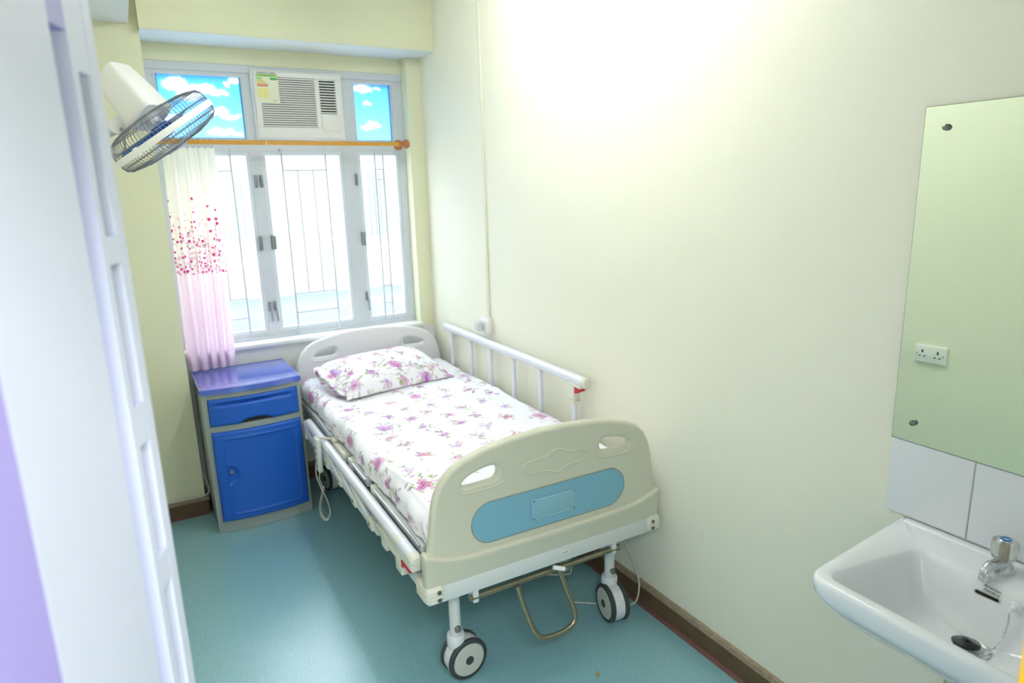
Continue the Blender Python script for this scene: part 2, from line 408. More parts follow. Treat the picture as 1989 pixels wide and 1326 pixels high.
def sky_film(name, blobs, x0, x1, z0, z1):
    """translucent printed film: blue sky with soft clouds; blobs (x,z,rx,rz) in world metres"""
    m = bpy.data.materials.new(name); m.use_nodes = True; N, L = nodes(m); N.remove(N['Principled BSDF'])
    g = N.new('ShaderNodeNewGeometry')
    nz = N.new('ShaderNodeTexNoise'); nz.inputs['Scale'].default_value = 26; nz.inputs['Detail'].default_value = 5; L.new(g.outputs['Position'], nz.inputs['Vector'])
    sb = N.new('ShaderNodeVectorMath'); sb.operation = 'SUBTRACT'; sb.inputs[1].default_value = (0.5, 0.5, 0.5); L.new(nz.outputs['Color'], sb.inputs[0])
    sc = N.new('ShaderNodeVectorMath'); sc.operation = 'SCALE'; sc.inputs['Scale'].default_value = 0.055; L.new(sb.outputs[0], sc.inputs[0])
    ad = N.new('ShaderNodeVectorMath'); ad.operation = 'ADD'; L.new(g.outputs['Position'], ad.inputs[0]); L.new(sc.outputs[0], ad.inputs[1])
    fac = None
    for (x, z, rx, rz) in blobs:
        s = N.new('ShaderNodeVectorMath'); s.operation = 'SUBTRACT'; s.inputs[1].default_value = (x, 0, z); L.new(ad.outputs[0], s.inputs[0])
        d = N.new('ShaderNodeVectorMath'); d.operation = 'MULTIPLY'; d.inputs[1].default_value = (1/rx, 0, 1/rz); L.new(s.outputs[0], d.inputs[0])
        ln = N.new('ShaderNodeVectorMath'); ln.operation = 'LENGTH'; L.new(d.outputs[0], ln.inputs[0])
        mr = N.new('ShaderNodeMapRange'); mr.inputs[1].default_value = 1.12; mr.inputs[2].default_value = 0.8; L.new(ln.outputs['Value'], mr.inputs[0])
        if fac is None: fac = mr.outputs[0]
        else:
            mm = N.new('ShaderNodeMath'); mm.operation = 'MAXIMUM'; L.new(fac, mm.inputs[0]); L.new(mr.outputs[0], mm.inputs[1]); fac = mm.outputs[0]
    sp = N.new('ShaderNodeSeparateXYZ'); L.new(g.outputs['Position'], sp.inputs[0])
    hz = N.new('ShaderNodeMapRange'); hz.inputs[1].default_value = z0; hz.inputs[2].default_value = z1; L.new(sp.outputs[2], hz.inputs[0])
    sky = N.new('ShaderNodeMix'); sky.data_type = 'RGBA'; sky.inputs[6].default_value = (*lin((190, 230, 250)), 1); sky.inputs[7].default_value = (*lin((134, 204, 244)), 1)
    L.new(hz.outputs[0], sky.inputs[0])
    mx = N.new('ShaderNodeMix'); mx.data_type = 'RGBA'; mx.inputs[7].default_value = (0.93, 0.95, 0.98, 1); L.new(fac, mx.inputs[0]); L.new(sky.outputs[2], mx.inputs[6])
    tr = N.new('ShaderNodeBsdfTranslucent'); df = N.new('ShaderNodeBsdfDiffuse'); L.new(mx.outputs[2], tr.inputs[0]); L.new(mx.outputs[2], df.inputs[0])
    ms = N.new('ShaderNodeMixShader'); ms.inputs[0].default_value = 0.45; L.new(tr.outputs[0], ms.inputs[1]); L.new(df.outputs[0], ms.inputs[2])
    L.new(ms.outputs[0], N['Material Output'].inputs[0]); return m

# ------------------------------------------------------------------ setting
XR, YW, YF, XL = 1.646, 3.90, 3.99, -0.08
CEIL = 2.74
def st(name, lo, hi, m, bev=0, parent=None, label=None):
    o = MB().box(lo, hi, bev).build(name, m, parent); 
    if parent is None: o['kind'] = 'structure'
    if label: o['label'] = label
    return o
st('floor', (-0.7, -1.7, -0.1), (XR+0.15, YW+0.2, 0), M_floor, label='teal speckled vinyl floor')
st('ceiling', (-0.7, -1.7, CEIL), (XR+0.15, YW+0.2, CEIL+0.1), M_soff, label='white painted ceiling above the room')
st('wall_right', (XR, -1.7, 0), (XR+0.12, YW+0.2, CEIL), M_wall, label='long cream wall along the right of the bed')
# wall behind the window: sill part, strip right of the opening, head band
wb = MB(); wb.box((1.556, YW, 0.845), (XR, YW+0.16, CEIL))
wb.box((XL-0.12, YW, 0.845), (0.184, YW+0.16, CEIL)); wb.box((0.184, YF-0.01, 2.362), (1.556, YW+0.16, CEIL))
tag(wb.build('wall_back', M_yell), 'cream wall with the window in it', kind='structure')
st('wall_back_lower', (XL-0.12, YW, 0), (XR, YW+0.16, 0.8448), mat('lower_wall_painted_light', (236, 238, 236), 0.5, bump=0.08, bscale=25), label='pale wall under the window sill')  # whiter than the wall above: brightness under the window put into the colour
st('wall_left', (XL-0.12, 1.05, 0), (XL, YW, CEIL), M_wall, label='cream wall along the left side')
tag(MB().box((-0.57, -0.0, 0), (-0.45, 1.17, CEIL)).box((-0.45, 1.05, 0), (XL-0.12, 1.17, CEIL)).build('wall_alcove', M_yell), 'cream wall of the recess behind the open door', kind='structure')
st('wall_pier', (XL, 3.75, 0), (0.182, YW, CEIL), M_yell, label='cream pier in the left corner beside the window')
st('trim_1', (0.1825, 3.69, 2.447), (XR, YF-0.012, CEIL), M_yell, label='beam over the window')
st('trim_2', (XL, 1.4, 2.475), (0.142, 3.749, CEIL), M_yell, label='boxed beam under the ceiling on the left')
# undersides are painted white
st('trim_3', (0.1825, 3.691, 2.4445), (XR, YF-0.012, 2.4465), M_soff, label='white underside of the beam over the window')
st('trim_4', (XL, 1.401, 2.4725), (0.142, 3.749, 2.4745), M_soff, label='white underside of the beam at the left')
# wall with the door opening the photo was taken from
wf = MB(); wf.box((0.60, 0.06, 0), (XR, 0.2, CEIL)).box((-0.45, 0.06, 0), (-0.27, 0.2, CEIL)).box((-0.27, 0.06, 2.1), (0.60, 0.2, CEIL))
tag(wf.build('wall_front', M_hallw), 'wall around the doorway', kind='structure')
tag(MB().box((0.553, 0.02, 0), (0.60, 0.193, 2.1), 0.002).build('trim_5', M_yelj), 'orange yellow painted door jamb at the right edge', kind='structure')
hw = MB(); hw.box((-0.7, -1.7, 0), (-0.57, 1.17, CEIL)).box((-0.57, -1.7, 0), (XR, -1.58, CEIL))
tag(hw.build('wall_hall', M_hallw), 'walls of the hall outside the doorway', kind='structure')

def baseboard(name, a, b, nrm, label, h=0.098):
    a, b, n = Vector(a), Vector(b), Vector(nrm)
    o = thing(name, label, None, kind='structure', loc=(0, 0, 0))
    m = MB()
    prof = [(0, 0.008), (0.014, 0.008), (0.014, h-0.02), (0.008, h-0.006), (0, h)]
    m.loft([[p+n*q[0]+Vector((0, 0, q[1])) for q in prof] for p in (a, b)]); m.build('board', M_base, o, smooth=False)
    m = MB(); prof = [(0.0142, h-0.021), (0.0165, h-0.018), (0.011, h-0.002), (0, h+0.003), (0, h), (0.0082, h-0.0058)]
    m.loft([[p+n*q[0]+Vector((0, 0, q[1])) for q in prof] for p in (a, b)]); m.build('top_edge', M_basetop, o, smooth=False)
    m = MB(); prof = [(0, 0.0), (0.03, 0.0), (0.028, 0.004), (0.016, 0.008), (0, 0.008)]
    m.loft([[p+n*q[0]+Vector((0, 0, q[1]+0.0004)) for q in prof] for p in (a, b)]); m.build('floor_strip', M_skirt, o, smooth=False)
    return o
baseboard('baseboard_right', (XR, 0.2, 0), (XR, YW, 0), (-1, 0, 0), 'worn brown baseboard along the right wall')
baseboard('baseboard_pier', (XL, 3.75, 0), (0.196, 3.75, 0), (0, -1, 0), 'brown baseboard across the left pier')
baseboard('baseboard_pier_side', (0.182, 3.75, 0), (0.182, YW, 0), (1, 0, 0), 'brown baseboard on the side of the pier')
baseboard('baseboard_back', (0.22, YW, 0), (XR-0.02, YW, 0), (0, -1, 0), 'brown baseboard under the window')
baseboard('baseboard_left', (XL, 1.05, 0), (XL, 3.73, 0), (1, 0, 0), 'brown baseboard along the left wall')

# ------------------------------------------------------------------ window (points measured on the plane y = 3.985)
K = YF/3.985
def X(x): return x*K
def Z(z): return 1.68+(z-1.68)*K
win = thing('window_1', 'grey aluminium window with blue cloud film in the top panes', None, (0.86, YF, 0.868), kind='structure')
YB = YF+0.05
f = MB(); ZB, ZT = 0.8705, 2.3615
f.box((0.186, YF, Z(2.30)), (1.555, YB, ZT)).box((0.186, YF, ZB), (1.555, YB, Z(0.905)))      # head and foot
for za, zb_ in ((Z(0.905), Z(1.917)), (Z(1.978), Z(2.30))):
    for xa, xb_ in ((0.186, X(0.225)), (X(0.648), X(0.71)), (X(1.164), X(1.25)), (X(1.512), 1.555)): f.box((xa, YF, za+0.0002), (xb_, YB, zb_-0.0002))
f.box((X(1.4935), YF+0.001, Z(1.978)+0.0003), (X(1.512)-0.0002, YB, Z(2.30)-0.0003))
f.box((0.186, YF, Z(1.917)), (1.555, YB, Z(1.978)))                  # transom
f.build('frame', M_alud, win, smooth=False)
f = MB(); f.box((0.187, YF-0.010, Z(2.322)), (1.554, YF-0.0003, 2.361)).box((0.187, YF-0.012, 0.8708), (1.554, YF-0.0003, Z(0.886)))
f.build('frame_lip', M_alud, win, smooth=False)
def sash(x0, x1, z0, z1, t=0.02, name='sash', m=None):
    q = MB(); y0, y1 = YF+0.006, YF+0.042
    q.box((x0, y0, z0), (x0+t, y1, z1)).box((x1-t, y0, z0), (x1, y1, z1)).box((x0+t, y0, z0), (x1-t, y1, z0+t)).box((x0+t, y0, z1-t), (x1-t, y1, z1))
    return q.build(name, m or M_alu, win, smooth=False)
def pane(s_, x0, x1, z0, z1):
    MB().box((x0, YF+0.022, z0), (x1, YF+0.026, z1)).build('pane', M_glass, s_, smooth=False)
for x0, x1 in ((0.225, 0.648), (0.71, 1.164), (1.25, 1.512)):
    s_ = sash(X(x0), X(x1), Z(0.905), Z(1.917)); pane(s_, X(x0)+0.02, X(x1)-0.02, Z(0.905)+0.02, Z(1.917)-0.02)
def film(x0, x1, z0, z1, blobs, nm):
    s_ = sash(x0-0.012, x1+0.012, z0-0.012, z1+0.012, 0.0125, 'upper_sash', M_alud)
    fm = sky_film(nm, blobs, x0, x1, z0, z1)
    o = MB().box((x0, YF+0.024, z0), (x1, YF+0.027, z1)).build('cloud_film', fm, s_, smooth=False); o['label'] = 'blue sky film with white clouds'
    bz = MB(); t = 0.005; ya, yb = YF+0.021, YF+0.024
    bz.box((x0, ya, z0), (x0+t, yb, z1)).box((x1-t, ya, z0), (x1, yb, z1)).box((x0+t, ya, z0), (x1-t, yb, z0+t)).box((x0+t, ya, z1-t), (x1-t, yb, z1))
    bz.build('blue_edge', mat('strong_blue_film_edge', (12, 128, 200), 0.5), s_, smooth=False)
film(X(0.238), X(0.644), Z(1.985), Z(2.305), [(X(0.33), Z(2.255), .065, .040), (X(0.385), Z(2.215), .062, .042), (X(0.46), Z(2.235), .075, .026), (X(0.53), Z(2.218), .055, .018), (X(0.575), Z(2.262), .022, .012), (X(0.615), Z(2.285), .03, .018), (X(0.52), Z(2.13), .045, .02), (X(0.58), Z(2.10), .05, .016), (X(0.53), Z(2.02), .075, .02), (X(0.60), Z(2.015), .03, .014), (X(0.30), Z(2.08), .05, .02)], 'cloud_print_left')
film(X(1.262), X(1.484), Z(1.98), Z(2.338), [(X(1.30), Z(2.285), .045, .022), (X(1.335), Z(2.272), .05, .022), (X(1.41), Z(2.28), .026, .009), (X(1.345), Z(2.195), .035, .011), (X(1.37), Z(2.07), .05, .024), (X(1.345), Z(2.058), .05, .016)], 'cloud_print_right')
# latches and stay handles on the mullions
def latch(x, z, h=0.05):
    m = MB(); m.box((x-0.009, YF-0.008, z-h/2), (x+0.009, YF, z+h/2), 0.003); m.box((x-0.005, YF-0.02, z-h*.35), (x+0.005, YF-0.008, z+h*.4), 0.003)
    m.build('catch', M_latch, win)
for x, z in ((0.665, 1.76), (0.695, 1.76), (1.235, 1.76)): latch(X(x), Z(z), 0.07)
for x, z in ((0.652, 1.42), (0.727, 1.42), (1.25, 1.41)):
    MB().box((X(x)-0.012, YF-0.016, Z(z)-0.04), (X(x)+0.012, YF+0.004, Z(z)+0.04), 0.002).build('sash_lock', M_latch, win)
for x in (0.665, 0.695, 1.243):
    m = MB(); m.box((X(x)-0.008, YF-0.01, Z(1.03)), (X(x)+0.008, YF, Z(1.085)), 0.003); m.tube([(X(x), YF-0.014, Z(1.07)), (X(x)+0.004, YF-0.018, Z(1.03)), (X(x)+0.008, YF-0.016, Z(0.97))], 0.004, 8)
    m.build('stay_handle', M_latch, win)
MB().box((0.186, YW-0.03, 0.8455), (1.57, YW+0.155, 0.870), 0.006).build('window_sill', M_white, win)
# bars in front of the three lower lights (measured on y = 3.93)
YG = 3.945; KG = YG/3.93
def gx(x): return x*KG
def gz(z): return 1.68+(z-1.68)*KG
def grille(vs, hs, extra, lab):
    m = MB(); r = 0.0055
    for x in vs:
        m.cyl((gx(x), YG, 0.886), (gx(x), YG, gz(1.93)), r, 8)
        m.cyl((gx(x), YG, gz(1.925)), (gx(x), YF, gz(1.925)), r, 8); m.cyl((gx(x), YG, 0.89), (gx(x), YF, 0.89), r, 8)
    for (a, b, z) in hs: m.cyl((gx(a), YG, gz(z)), (gx(b), YG, gz(z)), r*.8, 8)
    for (x, za, zb) in extra: m.cyl((gx(x), YG, gz(za)), (gx(x), YG, gz(zb)), r*.8, 8)
    tag(m.build('security_grille', M_grille, win), lab)
grille([0.29, 0.538], [(0.29, 0.538, 1.814), (0.29, 0.538, 1.123), (0.29, 0.538, 1.013)], [(0.37, 1.123, 1.814), (0.455, 1.123, 1.814)], None)
grille([0.805, 1.046], [(0.805, 1.046, 1.814), (0.805, 1.046, 1.123), (0.805, 1.046, 1.013)], [(0.885, 1.123, 1.814), (0.97, 1.123, 1.814)], None)
grille([1.338, 1.388], [(1.338, 1.388, 1.814), (1.338, 1.388, 1.755), (1.338, 1.388, 1.12), (1.338, 1.388, 1.012)], [], None)

# ------------------------------------------------------------------ air conditioner
ac = thing('air_conditioner', 'white window air conditioner with louvred front above the curtain rod', 'air conditioner', (X(0.93), YF, Z(1.99)))
ax0, ax1, az0, az1 = X(0.704), X(1.168), Z(1.992), Z(2.332)
AY = YF-0.045
def acx(u): return ax0+(ax1-ax0)*u
def acz(v): return az1-(az1-az0)*v
MB().box((X(0.70)-0.008, YF-0.02, az0-0.012), (X(1.175)+0.01, YF+0.03, az1+0.012), 0.004).build('mounting_frame', M_plw, ac)
MB().box((ax0+0.012, AY+0.027, az0+0.01), (ax1-0.012, YF+0.35, az1-0.01), 0.006).build('casing', M_plw, ac)
b = MB()
g0u, g1u, g0v, g1v = 0.06, 0.69, 0.08, 0.84; r0u, r1u, r0v, r1v = 0.745, 0.94, 0.07, 0.62
b.box((ax0, AY, acz(1)), (ax1, AY+0.03, acz(g1v)), 0.004).box((ax0, AY, acz(g0v)), (ax1, AY+0.03, az1), 0.004)
b.box((ax0, AY, acz(g1v)), (acx(g0u), AY+0.03, acz(g0v)), 0.002).box((acx(g1u), AY, acz(g1v)), (acx(r0u), AY+0.03, acz(g0v)), 0.002)
b.box((acx(r1u), AY, acz(g1v)), (ax1, AY+0.03, acz(g0v)), 0.002).box((acx(r0u), AY, acz(g1v)), (acx(r1u), AY+0.03, acz(r1v)), 0.002)
b.box((acx(r0u), AY, acz(g0v)), (acx(r1u), AY+0.03, acz(r0v)))
b.build('front_panel', M_plw, ac)
l = MB(); n = 22
for i in range(n):
    z = acz(g0v+(g1v-g0v)*(i+0.5)/n); l.box((acx(g0u), AY+0.002, z-0.0038), (acx(g1u), AY+0.0045, z+0.0036), 0.001, 1)
l.build('air_inlet_louvre', M_plw, ac)
MB().box((acx(g0u), AY+0.016, acz(g1v)), (acx(g1u), AY+0.02, acz(g0v))).build('filter', mat('grey_filter_mesh', (30, 34, 30), 0.8), ac)
l = MB(); n = 13
for i in range(n):
    z = acz(r0v+(r1v-r0v)*(i+0.5)/n); l.box((acx(r0u), AY+0.001, z-0.0038), (acx(r1u), AY+0.0045, z+0.0028), 0.001, 1)
l.build('air_outlet_louvre', M_plw, ac)
MB().box((acx(r0u), AY+0.022, acz(r1v)), (acx(r1u), AY+0.024, acz(r0v))).build('outlet_recess', M_dark, ac)
MB().box((acx(0.75), AY-0.004, acz(0.9)), (acx(0.965), AY+0.002, acz(0.66)), 0.003).build('control_cover', M_plw, ac)
en = MB().box((acx(0.02), AY-0.003, acz(0.47)), (acx(0.27), AY-0.0015, acz(0.01))).build('energy_label', mat('cream_label_paper', (238, 240, 214), 0.6), ac, smooth=False)
en['label'] = 'energy label sticker with coloured rating bars'
def lab(u0, u1, v0, v1, rgb, nm):
    MB().box((acx(u0), AY-0.0036, acz(v1)), (acx(u1), AY-0.003, acz(v0))).build('rating_bar', mat(nm, rgb, 0.6), en, smooth=False)
lab(0.03, 0.26, 0.055, 0.085, (150, 208, 90), 'label_green'); lab(0.18, 0.265, 0.10, 0.13, (60, 170, 100), 'label_deep_green')
lab(0.03, 0.09, 0.105, 0.12, (110, 190, 80), 'label_mid_green'); lab(0.03, 0.11, 0.135, 0.15, (200, 214, 70), 'label_lime')
lab(0.03, 0.13, 0.165, 0.18, (240, 200, 60), 'label_amber'); lab(0.03, 0.155, 0.195, 0.21, (240, 120, 60), 'label_orange'); lab(0.03, 0.15, 0.218, 0.23, (226, 60, 50), 'label_red')
MB().box((acx(0.03), AY-0.0034, acz(0.40)), (acx(0.15), AY-0.003, acz(0.26))).build('label_field', mat('label_yellow', (240, 234, 160), 0.6), en, smooth=False)
RY = Matrix.Rotation(pi/2, 4, 'X')
def put_text(txt, size, loc, mt, parent, name='lettering', M=None):
    mb = MB(); mb.mesh(text_mesh(txt, size), Matrix.Translation(Vector(loc)) @ (M if M is not None else RY)); mb.build(name, mt, parent, smooth=False)
put_text('ENERGY LABEL', 0.0145, (acx(0.145), AY-0.004, acz(0.035)), mat('label_blue_ink', (40, 70, 160), 0.6), en)
put_text('* * * * *', 0.012, (acx(0.145), AY-0.0042, acz(0.072)), M_ink, en)
put_text('energy', 0.008, (acx(0.22), AY-0.004, acz(0.44)), mat('label_red_ink', (200, 60, 60), 0.6), en)

# ------------------------------------------------------------------ curtain rod and curtain
CY_ = 3.825
rod = thing('curtain_rod', 'orange varnished wooden curtain rod across the window', 'curtain rod', (0.84, CY_, 1.93))
MB().cyl((0.19, CY_, 1.956), (1.455, CY_, 1.952), 0.0125, 20).build('rod', M_wood, rod)
for x in (0.71, 1.452): MB().lathe((x, CY_, 1.954), (1, 0, 0), [(0.0, 0), (0.0135, 0), (0.0135, 0.003), (0, 0.003)], 20).build('white_ring', M_plw, rod)
k = MB(); k.lathe((1.452, CY_, 1.953), (1, 0, 0), [(0, 0), (0.016, 0), (0.019, 0.01), (0.016, 0.022), (0.014, 0.028), (0.024, 0.036), (0.027, 0.05), (0.02, 0.064), (0, 0.07)], 24)
k.build('end_knob', M_knob, rod)
k = MB(); k.cyl((1.478, CY_, 1.951), (1.478, YW, 1.951), 0.011, 16); k.lathe((1.478, YW, 1.951), (0, -1, 0), [(0, 0), (0.03, 0), (0.03, 0.006), (0.022, 0.014), (0.012, 0.02), (0, 0.02)], 24)
k.build('wall_bracket', M_knob, rod)
MB().cyl((0.205, CY_, 1.956), (0.205, YW, 1.956), 0.009, 12).build('wall_bracket', M_knob, rod)

cur = thing('curtain', 'gathered curtain, cream fading to pink, with a band of small hearts', 'curtain', (0.32, CY_, 0.76))
NU, NV = 420, 90; zt, zb = 1.925, 0.776
V = np.zeros((NU, NV, 3)); UV = np.zeros((NU, NV, 2))
for j in range(NV):
    t = j/(NV-1); z = zt+(zb-zt)*t
    xa = 0.208-0.018*t; xb = 0.452-0.022*t
    s = np.linspace(0, 1, NU)
    nf = 5.0
    ph = s*nf*2*pi+0.5*np.sin(s*9+0.4)+0.35*np.sin(3*t+s*5)
    amp = (0.013+0.009*min(1, t*3))*(1+0.25*np.sin(s*17+1))
    x = xa+(xb-xa)*(s+0.012*np.sin(ph*1.0+1.2)*1.2)
    amp = amp*(1-0.2*t**3); y = CY_-0.004+0.02*t**2+amp*np.tanh(2.0*np.sin(ph))*1.02+0.0015*np.sin(s*37+4*t)
    V[:, j, 0] = x; V[:, j, 1] = np.minimum(y, YW-0.034*0+YF*0-0.006) ; V[:, j, 2] = z
mid = V[:, 45, :]; dl = np.concatenate([[0], np.cumsum(np.linalg.norm(np.diff(mid[:, :2], axis=0), axis=1))])
UV[:, :, 0] = dl[:, None]; UV[:, :, 1] = V[:, :, 2]
V -= np.array([0.32, CY_, 0.76])
grid_mesh('curtain_cloth', V, NU, NV, material=M_curt, parent=cur, uv=UV.reshape(-1, 2))
h = MB()
for i in range(9):
    x = 0.216+i*0.028
    h.tube([(x+0.012*cos(a), CY_+0.003*sin(3*a), 1.955+0.0185*sin(a)-0.004) for a in np.linspace(0, 2*pi, 14)[:-1]], 0.0013, 6, closed=True)
for i in range(9):
    x = 0.216+i*0.028; h.cyl((x, CY_, 1.934), (x, CY_-0.002, 1.915), 0.0012, 6)
h.build('hook_row', M_wire, cur)

# ------------------------------------------------------------------ neighbouring building outside
ex = thing('neighbouring_building', 'white rendered building seen overexposed through the window', 'building', (1.5, 7.4, -1))
MB().box((-3, 7.4, -3), (7, 7.6, 3.0)).build('wall', M_ext, ex, smooth=False)
MB().box((-3, 6.7, 0.2), (7, 7.39, 0.62), 0.01).build('ledge', M_extg, ex)
MB().box((-3, 6.3, -3), (7, 6.69, 0.1)).build('low_roof', M_extg, ex, smooth=False)
MB().box((-3, 7.3, 2.0), (7, 7.4, 2.14)).build('cornice', M_extd, ex, smooth=False)
for (x0, x1, z0, z1) in ((0.85, 1.35, 1.25, 1.85), (2.35, 2.65, 1.2, 1.9)):
    o = MB().box((x0, 7.37, z0), (x1, 7.4, z1)).build('window', M_extd, ex, smooth=False)
    m = MB()
    for i in range(5): xx = x0+(x1-x0)*(i+.5)/5; m.box((xx-0.012, 7.34, z0), (xx+0.012, 7.37, z1))
    m.build('window_bars', M_ext, o, smooth=False)

# ------------------------------------------------------------------ door leaf standing open at the left, close to the camera
HG = Vector((-0.25, 0.23, 0)); DV = Vector((0.334, 0.943, 0)).normalized(); DN = Vector((0.943, -0.334, 0)).normalized()
door = thing('door_1', 'white door standing open at the left with a column of small glass panes', None, HG, kind='structure')
TH = 0.038
def dpt(s, z, n=0.0): return HG+DV*s+DN*n+Vector((0, 0, z))
def dbox(mb, s0, s1, z0, z1, n0=-TH, n1=0.0, bev=0.0):
    M = Matrix((DV, DN, Vector((0, 0, 1)))).transposed().to_4x4(); M.translation = HG
    mb.box((s0, n0, z0), (s1, n1, z1), bev, M=M); return mb
lites = [(1.640, 1.815), (1.437, 1.608), (1.238, 1.388), (1.03, 1.195), (0.83, 0.99), (0.63, 0.79)]
W0, W1 = 0.690, 0.722; EDGE = 0.75
st_ = MB(); dbox(st_, W1, EDGE, 0.02, 2.05, bev=0.003)
dbox(st_, 0.676, W0, 0.02, 2.05)
zz = [0.02]+[v for l_ in sorted(lites) for v in l_]+[2.05]
for a, b_ in zip(zz[::2], zz[1::2]): dbox(st_, W0, W1, a, b_)
st_.build('lite_stile', M_door, door, smooth=False)
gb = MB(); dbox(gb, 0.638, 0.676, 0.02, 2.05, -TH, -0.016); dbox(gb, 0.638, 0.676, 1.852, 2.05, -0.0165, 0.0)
gb.build('groove', mat('lavender_painted_shade', (168, 165, 216), 0.5), door, smooth=False)  # shade of the recess painted in as a darker lavender
pn = MB(); dbox(pn, 0.444, 0.638, 0.02, 2.05); pn.build('panel', M_door, door, smooth=False)
pn = MB(); dbox(pn, 0.0, 0.4435, 0.02, 2.05, bev=0.002); pn.build('hinge_stile', mat('violet_hinge_stile', (170, 160, 226), 0.5), door, smooth=False)  # hinge stile in flat violet, darker than the panel
for a, b_ in lites:
    g_ = MB(); dbox(g_, W0, W1, a, b_, -0.022, -0.018); g_.build('pane', M_dglass, door, smooth=False)

# ------------------------------------------------------------------ bedside cabinet
CBX0, CBX1, CBY0, CBY1 = 0.208, 0.684, 3.455, 3.883
cab = thing('bedside_cabinet', 'grey bedside cabinet with blue top, drawer and door beside the bed head', 'cabinet', ((CBX0+CBX1)/2, (CBY0+CBY1)/2, 0))
def bow(x, y=CBY0, d=0.03, x0=CBX0, x1=CBX1):
    t = (x-(x0+x1)/2)/((x1-x0)/2); return y-d*(1-t*t)
def bowed(mb, x0, x1, z0, z1, out, depth, n=16, d=0.03):
    """slab following the bowed front; out = how far it stands proud, depth = thickness"""
    top = [(x0+(x1-x0)*i/n) for i in range(n+1)]
    rings = []
    for z in (z0, z1):
        ring = [Vector((x, bow(x, d=d)-out, z)) for x in top]+[Vector((x, bow(x, d=d)-out+depth, z)) for x in reversed(top)]
        rings.append(ring)
    mb.loft(rings); return mb
c = MB()
# carcass: sides, back, front frame members
zt_ = 0.737
c.box((CBX0+0.004, CBY0+0.012, 0.002), (CBX0+0.022, CBY1, zt_)).box((CBX1-0.022, CBY0+0.012, 0.002), (CBX1-0.004, CBY1, zt_)).box((CBX0+0.01, CBY1-0.01, 0.002), (CBX1-0.01, CBY1, zt_))
DX0, DX1 = 0.236, 0.662
bowed(c, CBX0+0.002, DX0-0.003, 0.002, zt_, 0, 0.03, 3); bowed(c, DX1+0.003, CBX1-0.002, 0.002, zt_, 0, 0.03, 3)
bowed(c, DX0-0.003, DX1+0.003, 0.712, zt_, 0, 0.03); bowed(c, DX0-0.003, DX1+0.003, 0.541, 0.571, 0, 0.03); bowed(c, DX0-0.003, DX1+0.003, 0.002, 0.062, 0, 0.03)
bowed(c, DX0, DX1, 0.06, 0.71, -0.09, 0.012)
c.build('carcass', M_cab, cab, angle=25)
t_ = MB()
n = 18; xs = [CBX0-0.004+(CBX1-CBX0+0.008)*i/n for i in range(n+1)]
def topring(z, ins):
    return [Vector((min(max(x, CBX0-0.004+ins), CBX1+0.004-ins), bow(x, CBY0-0.008, 0.034)+ins, z)) for x in xs]+[Vector((CBX1+0.004-ins, CBY1-ins, z)), Vector((CBX0-0.004+ins, CBY1-ins, z))]
t_.loft([topring(0.738, 0.0), topring(0.763, 0.0), topring(0.766, 0.003), topring(0.766, 0.010), topring(0.7635, 0.013)]); t_.build('top', M_cabtop, cab, angle=30)
d_ = MB()   # drawer front: scooped top groove, hand cut-out at the bottom
def drawer_front():
    nx, nz = 48, 22; x0, x1, z0, z1 = DX0, DX1, 0.574, 0.710
    P = []
    for j in range(nz+1):
        row = []
        for i in range(nx+1):
            u = i/nx; v = j/nz; x = x0+(x1-x0)*u
            zlo = z0+0.022*max(0, 1-((u-0.5)/0.17)**2)**0.5
            z = zlo+(z1-zlo)*v
            gcen = z1-0.03+0.004*(1-(2*u-1)**2); g_ = math.exp(-((z-gcen)/0.007)**2)*min(1, max(0, min((u-0.04)*9, (0.96-u)*9)))
            edge = min(1, min(u, 1-u, v, 1-v)*14)
            row.append(Vector((x, bow(x)-0.006*edge**0.5-0.006+0.019*g_, z)))
        P.append(row)
    return P
P = drawer_front(); vv = [[d_.bm.verts.new(p) for p in row] for row in P]
for j in range(len(P)-1):
    for i in range(len(P[0])-1): d_.bm.faces.new((vv[j][i], vv[j][i+1], vv[j+1][i+1], vv[j+1][i]))
loop = [vv[0][i] for i in range(len(P[0]))]+[vv[j][-1] for j in range(1, len(P))]+[vv[-1][i] for i in range(len(P[0])-2, -1, -1)]+[vv[j][0] for j in range(len(P)-2, 0, -1)]
bk = [d_.bm.verts.new(Vector((v.co.x, v.co.y+0.03, v.co.z))) for v in loop]
for k_ in range(len(loop)): d_.bm.faces.new((loop[k_], bk[k_], bk[(k_+1) % len(loop)], loop[(k_+1) % len(loop)]))
dr = d_.build('drawer', M_cabblue, cab, angle=50)
def cab_door():
    nx, nz = 64, 80; x0, x1, z0, z1 = DX0-0.002, DX1+0.004, 0.064, 0.540; rows = []
    for j in range(nz+1):
        row = []
        for i in range(nx+1):
            u = i/nx; v = j/nz; x = x0+(x1-x0)*u; z = z0+(z1-z0)*v
            e = min((x-x0), (x1-x), (z-z0), (z1-z))
            y = bow(x)-0.012-0.006*min(1, e/0.008)**0.5
            # raised moulding line inset 35..50 mm with a bay around the grip
            cx_, cz_ = x0+0.052, (z0+z1)/2+0.01; dd = math.hypot((x-cx_), (z-cz_))
            ins = min(x-x0-0.052, x1-x-0.03, z-z0-0.035, z1-z-0.035)
            line = math.exp(-((ins)/0.0045)**2); 
            ring = 0
            if x > cx_-0.004:
                ring = math.exp(-((dd-0.055)/0.004)**2)
                if dd < 0.055: line = 0
            elif abs(z-cz_) < 0.055: line = 0
            y -= 0.0045*max(line, ring)
            if x > cx_ and dd < 0.05: y += 0.011*min(1, (0.05-dd)/0.006, (x-cx_)/0.004+0.2)
            row.append(Vector((x, y, z)))
        rows.append(row)
    return rows
d_ = MB(); P = cab_door(); vv = [[d_.bm.verts.new(p) for p in row] for row in P]
